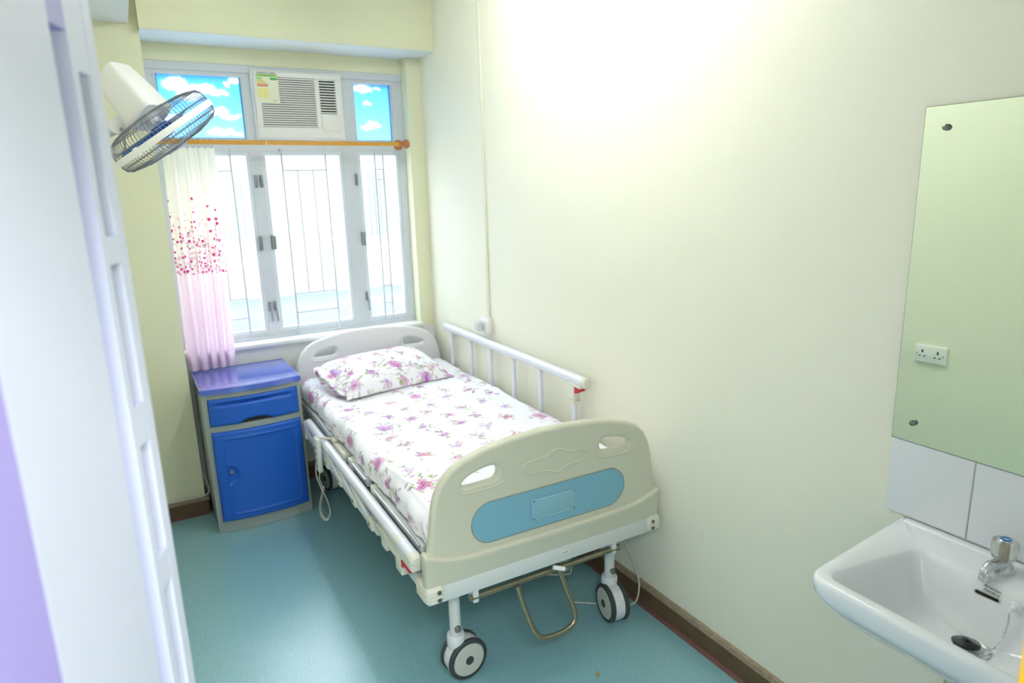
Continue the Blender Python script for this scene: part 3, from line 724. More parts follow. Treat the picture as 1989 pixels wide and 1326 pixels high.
for j in range(len(P)-1):
    for i in range(len(P[0])-1): d_.bm.faces.new((vv[j][i], vv[j][i+1], vv[j+1][i+1], vv[j+1][i]))
loop = [vv[0][i] for i in range(len(P[0]))]+[vv[j][-1] for j in range(1, len(P))]+[vv[-1][i] for i in range(len(P[0])-2, -1, -1)]+[vv[j][0] for j in range(len(P)-2, 0, -1)]
bk = [d_.bm.verts.new(Vector((v.co.x, v.co.y+0.016, v.co.z))) for v in loop]
for k_ in range(len(loop)): d_.bm.faces.new((loop[k_], bk[k_], bk[(k_+1) % len(loop)], loop[(k_+1) % len(loop)]))
cdoor = d_.build('door', M_cabblue, cab, angle=60)
MB().lathe((DX0+0.066, bow(DX0+0.066)-0.006, 0.325), (0, -1, 0), [(0, -.004), (0.009, -.004), (0.009, 0.004), (0.007, 0.006), (0, 0.006)], 20).box((DX0+0.065, bow(DX0+0.066)-0.013, 0.320), (DX0+0.067, bow(DX0+0.066)-0.011, 0.330)).build('lock', M_lock, cdoor)

# ------------------------------------------------------------------ bed (own frame: origin on the floor under the foot board, y towards the head)
BED = (1.142, 1.752, 0); BRZ = radians(-1.0)
bed = thing('hospital_bed', 'white and cream hospital bed with blue inlay on the foot board', 'bed', BED, BRZ)
BM = WM[bed.name]
def B(mb, name, m, parent=None, **kw): return mb.build(name, m, parent or bed, local=True, **kw)
half = [(0.468, 0.455), (0.468, 0.548), (0.462, 0.556), (0.452, 0.60), (0.436, 0.72), (0.424, 0.76), (0.404, 0.80), (0.37, 0.833), (0.325, 0.856), (0.25, 0.878), (0.15, 0.893), (0.05, 0.899)]
out_ = [(-x, z) for x, z in half]+[(x, z) for x, z in reversed(half)]
def hole(sg):
    p = [(-0.335, 0.772), (-0.325, 0.786), (-0.30, 0.800), (-0.26, 0.811), (-0.222, 0.815), (-0.206, 0.808), (-0.202, 0.79), (-0.208, 0.773), (-0.222, 0.766), (-0.27, 0.764), (-0.322, 0.764)]
    p = [(sg*-x if sg > 0 else x, z) for x, z in p]
    return smooth_poly(p, 2)
def board(y0, thick, front_sign):
    mb = MB()
    me = plate([out_, hole(-1), hole(1)], thick/2, 0.013, 4)
    mb.mesh(me, Matrix.Translation((0, y0, 0)) @ XZ); bpy.data.meshes.remove(me)
    # thicker lower apron that ends in a flowing ridge
    rid = spline([(-0.464, 0, 0.560), (-0.43, 0, 0.548), (-0.36, 0, 0.530), (-0.27, 0, 0.524), (0, 0, 0.522), (0.27, 0, 0.524), (0.36, 0, 0.530), (0.43, 0, 0.548), (0.464, 0, 0.560)], 8)
    prof = []
    ends = {0: 1, len(rid)-1: 1}
    for i_, p in enumerate(rid):
        prof.append([Vector((p.x, y0-thick/2-0.004, 0.452)), Vector((p.x, y0-thick/2-0.010, p.z-0.018)), Vector((p.x, y0-thick/2-0.013, p.z-0.008)), Vector((p.x, y0-thick/2-0.012, p.z)), Vector((p.x, y0-thick/2-0.006, p.z+0.006)), Vector((p.x, y0-thick/2+0.002, p.z+0.008)),
                     Vector((p.x, y0+thick/2-0.002, p.z+0.008)), Vector((p.x, y0+thick/2+0.010, p.z)), Vector((p.x, y0+thick/2+0.008, p.z-0.012)), Vector((p.x, y0+thick/2+0.004, 0.452))])
    def pulled(R_, dx, k_):
        cy_ = y0; return [Vector((v.x+dx, cy_+(v.y-cy_)*k_, 0.452+(v.z-0.452)*(1-(1-k_)*0.12))) for v in R_]
    prof = [pulled(prof[0], -0.0095, 0.45), pulled(prof[0], -0.0075, 0.75), pulled(prof[0], -0.003, 0.94)]+prof+[pulled(prof[-1], 0.003, 0.94), pulled(prof[-1], 0.0075, 0.75), pulled(prof[-1], 0.0095, 0.45)]
    mb.loft(prof)
    # rounded lips under the hand holes
    for sg in (-1, 1):
        pts = [Vector((sg*x, y0-thick/2-0.001, z)) for x, z in smooth_poly([(0.352, 0.768), (0.345, 0.747), (0.31, 0.742), (0.215, 0.744), (0.186, 0.752), (0.180, 0.78), (0.186, 0.81), (0.215, 0.832)], 1)[:-2]]
        mb.tube(pts, [0.001]+[0.0035]*(len(pts)-2)+[0.001], 8, sy=1)
    return mb
fb = board(0.024, 0.034, -1)
# shallow embossed cartouche
em = [(-0.116, 0.758), (-0.108, 0.784), (-0.09, 0.790), (-0.02, 0.792), (-0.005, 0.806), (0.02, 0.812), (0.045, 0.806), (0.06, 0.792), (0.125, 0.790), (0.146, 0.778), (0.146, 0.760), (0.125, 0.746), (0.055, 0.744), (0.035, 0.728), (0.01, 0.728), (-0.015, 0.744), (-0.09, 0.744)]
fb.tube([Vector((x+0.0, 0.0062, z+0.008)) for x, z in smooth_poly(em, 2)], 0.0032, 8, closed=True)
foot = B(fb, 'foot_board', M_bedcream)
m_ = plate([stadium(-0.306, 0.306, 0.554, 0.694, 16)], 0.0015, 0.0008, 2)
pb = MB(); pb.mesh(m_, Matrix.Translation((0, 0.0058, 0)) @ XZ); panelo = B(pb, 'blue_inlay', M_bluep, foot); panelo['label'] = 'blue inlay panel'
pb = MB(); pts = [Vector((x, 0.0048, z)) for x, z in stadium(-0.308, 0.308, 0.552, 0.696, 16)]; pb.tube(pts, 0.0014, 6, closed=True); B(pb, 'inlay_rim', mat('grey_rim', (150, 156, 140), 0.5), foot)
# card holder with four screws
pb = MB(); pb.box((-0.084, -0.0004, 0.583), (0.092, 0.0036, 0.660), 0.003); ch = B(pb, 'card_holder', M_clearp, foot)
pb = MB(); pb.tube([Vector((x, -0.001, z)) for x, z in stadium(-0.080, 0.088, 0.588, 0.656, 4, 0.008)], 0.0012, 6, closed=True); B(pb, 'card_holder_rim', mat('pale_blue_edge', (150, 196, 210), 0.3), ch)
for x in (-0.077, 0.085):
    for z in (0.590, 0.654):
        B(MB().lathe((x, -0.0005, z), (0, -1, 0), [(0, 0), (0.0035, 0), (0.003, 0.0015), (0, 0.002)], 12), 'screw', M_screw, ch)
hb = board(2.035, 0.034, 1); head = B(hb, 'head_board', mat('white_moulded_plastic', (236, 236, 240), 0.34))
# end beams, bumpers
for (ya, yb, nm) in ((0.004, 0.05, 'foot_beam'), (2.012, 2.058, 'head_beam')):
    eb = B(MB().box((-0.43, ya, 0.392), (0.43, yb, 0.452), 0.004), nm, M_frame)
    for sg in (-1, 1):
        q = MB()
        yo = ya-0.012 if nm == 'foot_beam' else yb+0.012
        y1, y2 = (ya-0.013, yb+0.05) if nm == 'foot_beam' else (ya-0.05, yb+0.013)
        q.box((sg*0.415 if sg > 0 else -0.478, y1, 0.395), (0.478 if sg > 0 else sg*0.415, y2, 0.458), 0.016, 4)
        for zz_ in (0.409, 0.422, 0.435):
            q.tube([(sg*0.42, y1-0.0005, zz_), (sg*0.465, y1, zz_), (sg*0.4775, y1+0.014, zz_), (sg*0.4785, y2-0.02, zz_)], 0.0028, 6)
        bo = B(q, 'corner_bumper', M_capcream)
        if nm == 'foot_beam':
            for zz_ in (0.414, 0.440): B(MB().lathe((sg*0.436, y1-0.001, zz_), (0, -1, 0), [(0, 0), (0.008, 0), (0.007, 0.003), (0, 0.003)], 14), 'bolt', M_screw, bo)
put = MB(); put.box((0.030, 0.0025, 0.422), (0.062, 0.0038, 0.432)); sticker = B(put, 'maker_sticker', M_plw, foot)
q = MB()
for i, (xx, hh) in enumerate(((0.033, 3), (0.0385, 1.6), (0.041, 2.2), (0.0437, 1.8), (0.0475, 2.6), (0.0502, 2.4), (0.053, 2.8), (0.0565, 2.0))): q.box((xx, 0.0019, 0.427-hh*0.0008), (xx+0.0016, 0.0024, 0.427+hh*0.0008))
B(q, 'print_marks', M_ink, sticker, smooth=False)
# side beams, platform, cross members
for sg in (-1, 1):
    B(MB().box((min(sg*0.462, sg*0.435), 0.06, 0.395), (max(sg*0.462, sg*0.435), 2.01, 0.445), 0.004), 'side_beam', M_frame)
pl = MB(); pl.box((-0.42, 0.075, 0.535), (0.42, 0.62, 0.555), 0.003).box((-0.42, 0.64, 0.535), (0.42, 0.98, 0.555), 0.003).box((-0.42, 1.0, 0.535), (0.42, 1.22, 0.555), 0.003).box((-0.42, 1.24, 0.535), (0.42, 1.99, 0.555), 0.003)
B(pl, 'mattress_platform', M_frame)
for sg in (-1, 1):
    for (a, b_) in ((0.10, 0.60), (0.70, 0.95), (1.28, 1.97)):
        e_ = B(MB().box((min(sg*0.447, sg*0.424), a, 0.520), (max(sg*0.447, sg*0.424), b_, 0.553), 0.004), 'platform_edge', M_frame)
        B(MB().cyl((sg*0.4475, a+0.01, 0.547), (sg*0.4475, b_-0.01, 0.547), 0.006, 12), 'chrome_edge', M_chrome, e_)
    for y in (0.63, 0.955, 1.245): B(MB().box((min(sg*0.452, sg*0.42), y-0.05 if y > .9 else y-0.035, 0.513), (max(sg*0.452, sg*0.42), y+0.012, 0.558), 0.006), 'edge_block', M_capcream)
    B(MB().box((min(sg*0.455, sg*0.42), 1.02, 0.508), (max(sg*0.455, sg*0.42), 1.18, 0.552), 0.008), 'edge_block', M_capcream)
fr = MB()
for y in (0.25, 0.80, 1.30, 1.80): fr.box((-0.44, y-0.02, 0.40), (0.44, y+0.02, 0.44), 0.003)
fr.box((-0.30, 0.12, 0.46), (-0.26, 1.95, 0.495), 0.003).box((0.26, 0.12, 0.46), (0.30, 1.95, 0.495), 0.003)
for y in (0.25, 0.80, 1.30, 1.80): fr.box((-0.29, y-0.015, 0.44), (-0.27, y+0.015, 0.535)).box((0.27, y-0.015, 0.44), (0.29, y+0.015, 0.535))
B(fr, 'under_frame', M_frame)
mo = MB(); mo.box((-0.10, 0.95, 0.33), (-0.02, 1.22, 0.41), 0.012).cyl((-0.06, 0.95, 0.37), (-0.06, 0.55, 0.40), 0.02, 16).cyl((-0.06, 0.6, 0.40), (-0.06, 0.38, 0.42), 0.012, 12)
B(mo, 'actuator_motor', M_capcream)

# side rails -------------------------------------------------
def side_rail_up():
    r = B(MB().tube([(0.446, 0.445, 0.872), (0.446, 1.90, 0.872), (0.446, 1.918, 0.868)], 0.021, 20, sx=0.85, sy=1.15), 'side_rail', M_rail); r['label'] = 'raised side rail along the wall'
    B(MB().tube([(0.446, 0.428, 0.872), (0.446, 0.433, 0.872), (0.446, 0.452, 0.872)], [0.017, 0.0225, 0.0225], 20, sx=0.87, sy=1.15), 'end_cap', M_capcream, r)
    B(MB().tube([(0.446, 1.915, 0.872), (0.446, 1.93, 0.872), (0.446, 1.935, 0.872)], [0.0225, 0.0225, 0.017], 20, sx=0.87, sy=1.15), 'end_cap', M_capcream, r)
    for y in (0.525, 0.81, 1.07, 1.325, 1.57, 1.83):
        B(MB().cyl((0.446, y, 0.50), (0.446, y, 0.855), 0.0125, 16), 'rail_post', M_rail, r)
        B(MB().box((0.434, y-0.010, 0.835), (0.458, y+0.022, 0.858), 0.004), 'post_collar', M_capcream, r)
    B(MB().box((0.434, 0.45, 0.475), (0.465, 1.88, 0.508), 0.004), 'lower_channel', M_rail, r)
    lb = MB(); lb.box((0.428, 0.455, 0.842), (0.464, 0.56, 0.856), 0.003); lb.box((0.428, 0.505, 0.778), (0.464, 0.548, 0.845), 0.006); lb.box((0.427, 0.503, 0.765), (0.465, 0.552, 0.778), 0.006)
    lt = B(lb, 'latch_housing', M_capcream, r)
    B(MB().poly([(0.432, 0.505, 0.843), (0.432, 0.462, 0.842), (0.432, 0.462, 0.830), (0.432, 0.485, 0.826), (0.432, 0.494, 0.815), (0.432, 0.505, 0.812)], (0.026, 0, 0)), 'release_lever', M_red, lt, smooth=False)
side_rail_up()
def side_rail_down():
    r = B(MB().tube([(-0.478, 0.095, 0.524), (-0.478, 1.60, 0.524)], 0.021, 20, sx=1.0, sy=1.05), 'side_rail', M_rail); r['label'] = 'folded down side rail beside the cabinet'
    B(MB().tube([(-0.478, 0.062, 0.524), (-0.478, 0.070, 0.524), (-0.478, 0.10, 0.524)], [0.014, 0.022, 0.0225], 20), 'end_cap', M_capcream, r)
    B(MB().tube([(-0.478, 0.20, 0.524), (-0.478, 0.225, 0.524)], 0.0222, 20), 'rail_band', M_capcream, r)
    B(MB().tube([(-0.478, 1.59, 0.524), (-0.478, 1.612, 0.524), (-0.478, 1.618, 0.524)], [0.022, 0.022, 0.015], 20), 'end_cap', M_capcream, r)
    B(MB().box((-0.492, 0.45, 0.434), (-0.462, 1.665, 0.462), 0.004), 'lower_channel', M_rail, r)
    for i in range(6):
        y = 0.52+i*0.225
        B(MB().cyl((-0.486, y, 0.452), (-0.484, y+0.27, 0.500), 0.011, 12), 'rail_post', M_rail, r)
        pv = B(MB().box((-0.500, y-0.03, 0.434), (-0.470, y+0.035, 0.476), 0.005), 'post_pivot', M_capcream, r)
        B(MB().lathe((-0.500, y, 0.455), (-1, 0, 0), [(0, 0), (0.008, 0), (0.007, 0.003), (0, 0.003)], 14), 'pivot_bolt', M_screw, pv)
        B(MB().box((-0.492, y+0.245, 0.484), (-0.466, y+0.285, 0.512), 0.004), 'post_collar', M_capcream, r)
    lb = MB(); lb.box((-0.498, 0.066, 0.486), (-0.460, 0.30, 0.520), 0.008, 3); lb.box((-0.500, 0.165, 0.425), (-0.468, 0.225, 0.492), 0.005); lb.box((-0.498, 0.225, 0.462), (-0.466, 0.44, 0.495), 0.004); lb.box((-0.498, 0.33, 0.432), (-0.468, 0.385, 0.466), 0.005)
    lt = B(lb, 'latch_housing', M_capcream, r)
    B(MB().poly([(-0.4985, 0.168, 0.486), (-0.4985, 0.085, 0.487), (-0.4985, 0.085, 0.478), (-0.4985, 0.14, 0.476), (-0.4985, 0.15, 0.464), (-0.4985, 0.168, 0.460)], (0.028, 0, 0)), 'release_lever', M_red, lt, smooth=False)
side_rail_down()

# castors ----------------------------------------------------
def castor(x, y, ang, leg_top=0.40):
    """ang: direction (degrees, world-like) the outer wheel disc faces"""
    leg = B(MB().cyl((x, y, 0.165), (x, y, leg_top), 0.020, 24), 'castor_leg', M_frame)
    q = MB().lathe((x, y, 0.125), (0, 0, 1), [(0, 0), (0.030, 0), (0.032, 0.01), (0.032, 0.045), (0.028, 0.052), (0, 0.052)], 28)
    n = Vector((cos(radians(ang)), sin(radians(ang)), 0)); t = Vector((-n.y, n.x, 0))
    C_ = Vector((x, y, 0.076))+t*0.028
    # shroud between the two discs: a curved guard over the wheel
    ring = []
    for k_ in range(21):
        a = radians(-82+k_*17); d = t*(-cos(a))+Vector((0, 0, sin(a)))
        ring.append([C_+d*0.050-n*0.019, C_+d*0.070-n*0.0195, C_+d*0.0725, C_+d*0.070+n*0.0195, C_+d*0.050+n*0.019])
    q.loft(ring)
    B(q, 'castor_housing', M_whitec, leg)
    for sgn in (-1, 1):
        c0 = C_+n*(sgn*0.020)
        B(MB().lathe(c0, n*sgn, [(0.050, 0), (0.070, 0.0), (0.0755, 0.004), (0.0755, 0.013), (0.071, 0.018), (0.062, 0.019), (0.062, 0.010), (0.050, 0.010)], 48), 'tyre', M_rub, leg)
        w_ = B(MB().lathe(c0, n*sgn, [(0, 0.004), (0.0615, 0.004), (0.0615, 0.016), (0.058, 0.019), (0.03, 0.0205), (0.016, 0.021), (0, 0.021)], 48), 'wheel_disc', M_wheel, leg)
        B(MB().lathe(c0, n*sgn, [(0, 0.018), (0.016, 0.018), (0.016, 0.0225), (0, 0.0225)], 28), 'hub_cap', M_rub, w_)
    B(MB().lathe((x, y-0.018, 0.205), (-0.25, -1, 0), [(0, 0), (0.011, 0), (0.011, 0.012), (0.008, 0.014), (0, 0.014)], 16), 'leg_bolt', M_screw, leg)
castor(-0.335, 0.12, -84); castor(0.335, 0.125, 171); castor(-0.335, 1.93, -170); castor(0.335, 1.93, -10)
# foot crank bar and pedal hoop
cr = B(MB().cyl((-0.32, 0.02, 0.362), (0.30, 0.02, 0.362), 0.0105, 20), 'pedal_bar', M_steel)
for x in (-0.30, 0.27): B(MB().box((x-0.01, 0.01, 0.345), (x+0.01, 0.05, 0.40), 0.002), 'bar_hanger', M_frame, cr)
hp = spline([(-0.150, 0.0, 0.362), (-0.128, -0.01, 0.27), (-0.105, -0.03, 0.19), (-0.078, -0.035, 0.156), (-0.035, -0.038, 0.146), (0.03, -0.037, 0.150), (0.062, -0.032, 0.172), (0.064, -0.025, 0.21), (0.045, -0.01, 0.28), (0.022, 0.005, 0.366)], 8)
B(MB().tube(hp, 0.0095, 14), 'pedal_hoop', M_steel, cr)
B(MB().cyl((-0.005, 0.0, 0.385), (0.035, -0.012, 0.372), 0.008, 10), 'hoop_sleeve', M_plw, cr)

# ------------------------------------------------------------------ mattress, sheet, pillow with printed roses
def painter(w_, h_, seed, gap=0.155, soft=0.75):
    rs = np.random.RandomState(seed); cl = []
    tries = 0
    while tries < 5000:
        tries += 1
        p = rs.rand(2)*[w_, h_]
        big = rs.rand() < 0.45
        g_ = gap*(1.0 if big else 0.62)
        if all(np.hypot(*(p-c_[0])) > (g_ if not (big and c_[1]) else gap) for c_ in cl): cl.append((p, big, rs.randint(1 << 30)))
        if len(cl) > w_*h_/(gap*gap*0.5): break
    return cl
def paint(U, Vv, w_, h_, seed, gap=0.15):
    n = U.size; col = np.tile(np.array(lin((246, 245, 253))), (n, 1))
    P2 = np.stack([U.ravel(), Vv.ravel()], 1)
    rose = [lin((198, 130, 212)), lin((174, 104, 200)), lin((216, 168, 224)), lin((198, 98, 178))]
    leafc = [lin((158, 176, 104)), lin((130, 150, 100)), lin((186, 196, 120)), lin((140, 146, 150))]
    def ell(c_, a, b_, th, colr, alpha, petal=False, rs=None):
        R = max(a, b_)*1.3; mk = np.where((abs(P2[:, 0]-c_[0]) < R) & (abs(P2[:, 1]-c_[1]) < R))[0]
        if not len(mk): return
        d = P2[mk]-c_; x = (d[:, 0]*cos(th)+d[:, 1]*sin(th))/a; y = (-d[:, 0]*sin(th)+d[:, 1]*cos(th))/b_
        r = np.hypot(x, y); ang = np.arctan2(y, x)
        if petal:
            edge = 0.82+0.16*np.abs(np.sin(2.5*ang+th*3)); al = np.clip((edge-r)/0.16, 0, 1)*alpha
            sp = 0.5+0.5*np.sin(r*13+ang*2.0+th*5+1.2*np.sin(3*ang))
            cc = np.array(colr)[None]*(0.62+0.5*sp[:, None])+np.array([.35, .3, .36])[None]*sp[:, None]**2*0.75
            cc = np.clip(cc, 0, .95)
        else:
            al = np.clip((1-r)/0.3, 0, 1)*alpha; cc = np.array(colr)[None]*(1+0.25*np.sign(y)[:, None]*0.5)
        col[mk] = col[mk]*(1-al[:, None])+cc*al[:, None]
    for (p, big, sd) in painter(w_, h_, seed, gap):
        rs = np.random.RandomState(sd); strong = 1.0 if rs.rand() < 0.5 else 0.7
        hue = rs.randint(2); rc = [rose[0], rose[1], rose[2]] if hue else [rose[3], rose[2], lin((214, 130, 172))]
        base = 0.046 if big else 0.024; th0 = rs.randn()*0.4
        def off(lo, hi):
            th = rs.rand()*2*pi; r_1 = base*(lo+(hi-lo)*rs.rand()); v = np.array([cos(th)*0.85, sin(th)*1.25])*r_1
            return p+v, th
        for i in range(13 if big else 6):          # leaves
            c_, th = off(0.9, 1.7)
            ell(c_, 0.017*(0.6+rs.rand()*.8)*(1 if big else .7), 0.0068*(0.7+rs.rand()*.6), th+rs.randn()*.6, leafc[rs.randint(4)], strong*(0.6+.4*rs.rand()))
        for i in range(4 if big else 1):           # main blooms
            c_, th = off(0.0, 0.75) if i else (p, 0)
            s_ = (0.040 if i == 0 else 0.025)*(1 if big else .62)*(0.85+.3*rs.rand())
            ell(c_, s_, s_*0.82, rs.rand()*3, rc[rs.randint(3)], strong*0.8, True)
        for i in range(26 if big else 9):          # loose petals and sprig strokes
            c_, th = off(0.1, 2.3)
            ell(c_, 0.0125*(0.5+rs.rand()), 0.0046*(0.6+rs.rand()), rs.rand()*pi, rc[rs.randint(3)] if rs.rand() < 0.7 else leafc[rs.randint(4)], strong*(0.35+0.5*rs.rand()))
        for i in range(7 if big else 3):           # darker hearts of the petals
            c_, th = off(0.0, 0.8)
            ell(c_, 0.009*(0.5+rs.rand()), 0.004, rs.rand()*pi, lin((150, 62, 140)), strong*0.7)
    return col.reshape(U.shape+(3,))

mt = thing('mattress', 'thin mattress in a white fitted sheet printed with purple roses', 'mattress', (BED[0], BED[1], 0.556), BRZ)
# local frame: z=0 at 0.556
YA, YZ = 0.062, 2.005; HW = 0.442
step = 0.0042
sy = np.arange(YA, YZ+1e-6, step); 
def section(n_):
    # rounded section from lower left, over the top, to lower right; returns x, z, arc
    pts = []
    r = 0.045; zb_, zt__ = 0.004, 0.108
    L_ = []
    L_ += [(-HW+0.012, zb_), (-HW+0.002, zb_+0.010)]
    for a in np.linspace(0, pi/2, 16): L_.append((-HW+r-r*cos(a), zt__-r+r*sin(a)))
    L_ += [(x, zt__) for x in np.linspace(-HW+r, HW-r, 60)[1:-1]]
    for a in np.linspace(pi/2, 0, 16): L_.append((HW-r+r*cos(a), zt__-r+r*sin(a)))
    L_ += [(HW-0.002, zb_+0.010), (HW-0.012, zb_)]
    L_ = np.array(L_); s_ = np.concatenate([[0], np.cumsum(np.hypot(*np.diff(L_, axis=0).T))])
    t = np.linspace(0, s_[-1], n_); return np.interp(t, s_, L_[:, 0]), np.interp(t, s_, L_[:, 1]), t
nsec = int(1.10/step)
sxx, szz, arc = section(nsec)
Yg, Ag = np.meshgrid(sy, arc, indexing='ij'); Xg = np.tile(sxx, (len(sy), 1)); Zg = np.tile(szz, (len(sy), 1))
e_ = np.minimum(Yg-YA, YZ-Yg); rnd = np.clip(1-e_/0.05, 0, 1); drop = 1-np.sqrt(np.clip(1-rnd**2, 0, 1))
Zg = 0.004+(Zg-0.004)*(1-drop*0.96)
fx = Xg/HW
Zg += (0.006*np.sin(Yg*3.1+1)*np.cos(Xg*4)+0.003*np.sin(Yg*9+Xg*6)+0.0016*np.sin(Yg*23-Xg*15)+0.0012*np.sin(Xg*60+np.sin(Yg*7)*2))*(Zg/0.108)*(1-drop)
# pulled creases along the near edge by the foot end, and a few tucks on the side
cre = np.exp(-((Xg+0.385+0.03*np.sin(Yg*2))/0.010)**2)+0.7*np.exp(-((Xg+0.345+0.05*Yg*0.5)/0.008)**2)+0.6*np.exp(-((Xg+0.41-0.02*Yg)/0.007)**2)
Zg += 0.008*cre*np.clip((0.85-Yg)/0.5, 0, 1)*(1-drop)
Zg += 0.002*np.exp(-((Xg-0.2-0.1*np.sin(Yg*1.3))/0.012)**2)*(Yg > 0.9)*np.clip((Yg-0.9)*4, 0, 1)*(1-drop)
side = np.clip((np.abs(Xg)-HW+0.04)/0.04, 0, 1)
Xg += np.sign(Xg)*side*(0.006*np.sin(Yg*11)+0.004*np.sin(Yg*37+1)+0.002*np.sin(Yg*90))-np.sign(Xg)*side*0.004
colr = paint(Ag, Yg, 1.11, 2.05, 11, 0.185)
grid_mesh('fitted_sheet', np.stack([Xg, Yg, Zg], -1), len(sy), nsec, colors=colr.reshape(-1, 3), material=M_cloth, parent=mt)
q = MB(); q.box((-HW+0.02, YA+0.02, 0.001), (HW-0.02, YZ-0.02, 0.07), 0.02); q.build('core', M_sheetw, mt, local=True)

PW, PD, PH = 0.318, 0.222, 0.080
pil = thing('pillow', 'plump white pillow printed with purple and green roses at the bed head', 'pillow', (1.140, 3.440, 0.6650), radians(8))
nu, nv = 190, 130
def pil_side(sgn):
    u = np.linspace(-1, 1, nu); v = np.linspace(-1, 1, nv); Ug, Vg = np.meshgrid(u, v, indexing='ij')
    fu = 1-np.abs(Ug)**3.2; fv = 1-np.abs(Vg)**2.6
    T = np.clip(fu, 0, 1)**0.5*np.clip(fv, 0, 1)**0.48
    # edges draw in between the pinched corners
    xx = Ug*PW*(1-0.055*(1-Vg**2)**1.0)*(1+0.02*np.abs(Vg)**4); yy = Vg*PD*(1-0.07*(1-Ug**2))
    wr = 0.0045*np.sin(Ug*9+Vg*4)*np.exp(-((np.abs(Ug)-.8)/.3)**2)+0.003*np.sin(Vg*16+Ug*5)*np.abs(Ug)**2+0.003*np.sin(Ug*23+1)*np.abs(Vg)**3
    zz2 = sgn*PH*T*(1.0 if sgn > 0 else 0.55)+wr*T
    zz2 = zz2+0.050+0.020*Vg-0.03*np.abs(Ug)**4*np.abs(Vg)**4-0.014*np.clip(-Vg, 0, 1)**2*(Ug+0.2)
    return xx, yy, zz2, Ug, Vg
a1 = pil_side(1); a2 = pil_side(-1)
def tilt(yy, zz2): a = radians(5.5); return yy*cos(a)-zz2*sin(a), yy*sin(a)+zz2*cos(a)
Xs = np.concatenate([a1[0], a2[0][:, ::-1][:, 1:]], 1); Ys_ = np.concatenate([a1[1], a2[1][:, ::-1][:, 1:]], 1); Zs = np.concatenate([a1[2], a2[2][:, ::-1][:, 1:]], 1)
cp = paint((a1[3]+1)*PW, (a1[4]+1)*PD, 2*PW, 2*PD, 5, 0.145); cp2 = paint((a2[3]+1)*PW, (a2[4]+1)*PD, 2*PW, 2*PD, 6, 0.125)[:, ::-1][:, 1:]
Y2, Z2 = tilt(Ys_, Zs); nb = nv; Z2[:, :nb] = np.maximum(Z2[:, :nb], 0.006); Z2[:, nb:] = np.maximum(Z2[:, nb:], 0.002)
pc = grid_mesh('pillowcase', np.stack([Xs, Y2, Z2], -1), nu, Xs.shape[1], colors=np.concatenate([cp, cp2], 1).reshape(-1, 3), material=M_cloth, parent=pil)
# loose open end of the pillowcase at the left: two cloth lips
nu2, nv2 = 24, 90
u = np.linspace(0, 1, nu2); v = np.linspace(-1, 1, nv2); Ug, Vg = np.meshgrid(u, v, indexing='ij')
for sgn in (1, -1):
    xx = -PW*(0.955-0.0*Vg)-0.048*Ug*(1-0.25*Vg**2)+0.0*Vg; yy = Vg*PD*(0.90-0.12*Ug)
    zz2 = 0.055+0.02*Vg+sgn*(0.028*(1-Vg**2)*(1-0.35*Ug)+0.004)+0.006*np.sin(Vg*8+Ug*3)*Ug
    y2, z2 = tilt(yy, zz2); z2 = np.maximum(z2, 0.004)
    cc = paint(Ug*0.05, (Vg+1)*PD, 0.06, 2*PD, 21+sgn, 0.10)
    grid_mesh('case_flap', np.stack([xx, y2, z2], -1), nu2, nv2, colors=cc.reshape(-1, 3), material=M_cloth, parent=pil)

# ------------------------------------------------------------------ hand control hanging on the folded rail, cables under the bed
def Bw(p): return BM @ Vector(p)
hc = thing('hand_control', 'pale grey bed hand control with coiled cord hooked over the lowered rail', 'remote control', Bw((-0.505, 1.26, 0.40)), BRZ)
dn = Matrix.Rotation(radians(0), 3, 'X')
q = MB(); q.box((-0.527, 1.232, 0.395), (-0.503, 1.292, 0.565), 0.009, 3); o = q.build('handset', M_capcream, hc) if False else None
def HC(mb, name, m, parent=None): bmesh.ops.transform(mb.bm, matrix=BM, verts=mb.bm.verts); return mb.build(name, m, parent or hc)
hs = HC(q, 'handset', mat('pale_grey_handset', (214, 218, 214), 0.4))
q = MB(); q.tube([(-0.516, 1.262, 0.556), (-0.512, 1.262, 0.566), (-0.478, 1.262, 0.5545), (-0.452, 1.262, 0.545), (-0.450, 1.262, 0.53)], 0.007, 10); HC(q, 'hook', M_capcream)
q = MB()
for i in range(4):
    for j in range(2): q.box((-0.530, 1.243+j*0.022, 0.42+i*0.03), (-0.526, 1.259+j*0.022, 0.435+i*0.03), 0.003)
HC(q, 'button_pad', mat('grey_buttons', (140, 150, 160), 0.5), hs)
cord = spline([(-0.515, 1.262, 0.396), (-0.522, 1.262, 0.36), (-0.512, 1.265, 0.32), (-0.508, 1.268, 0.295), (-0.530, 1.262, 0.22), (-0.526, 1.255, 0.165), (-0.508, 1.25, 0.148), (-0.488, 1.255, 0.175), (-0.496, 1.26, 0.24), (-0.515, 1.268, 0.30), (-0.532, 1.27, 0.37), (-0.528, 1.28, 0.43)], 10)
q = MB(); q.tube(cord[:26], 0.003, 8); q.tube(cord[62:], 0.003, 8); HC(q, 'cord', M_cable)
co = []; n_ = 0; seg_ = cord[24:64]; turns = 30
for i in range(turns*8+1):
    t = i/(turns*8)*(len(seg_)-1); k_ = min(int(t), len(seg_)-2); p = seg_[k_].lerp(seg_[k_+1], t-k_); d = (seg_[k_+1]-seg_[k_]).normalized()
    x_, y_, _d = frame_from(d, (0, 1, 0)); a = 2*pi*i/8; co.append(p+x_*0.0055*cos(a)+y_*0.0055*sin(a))
q = MB(); q.tube(co, 0.0022, 6); HC(q, 'coiled_cord', M_cable)
pcb = thing('power_cable', 'thin grey power cable looping from under the bed foot to the wall', 'cable', (1.45, 1.95, 0))
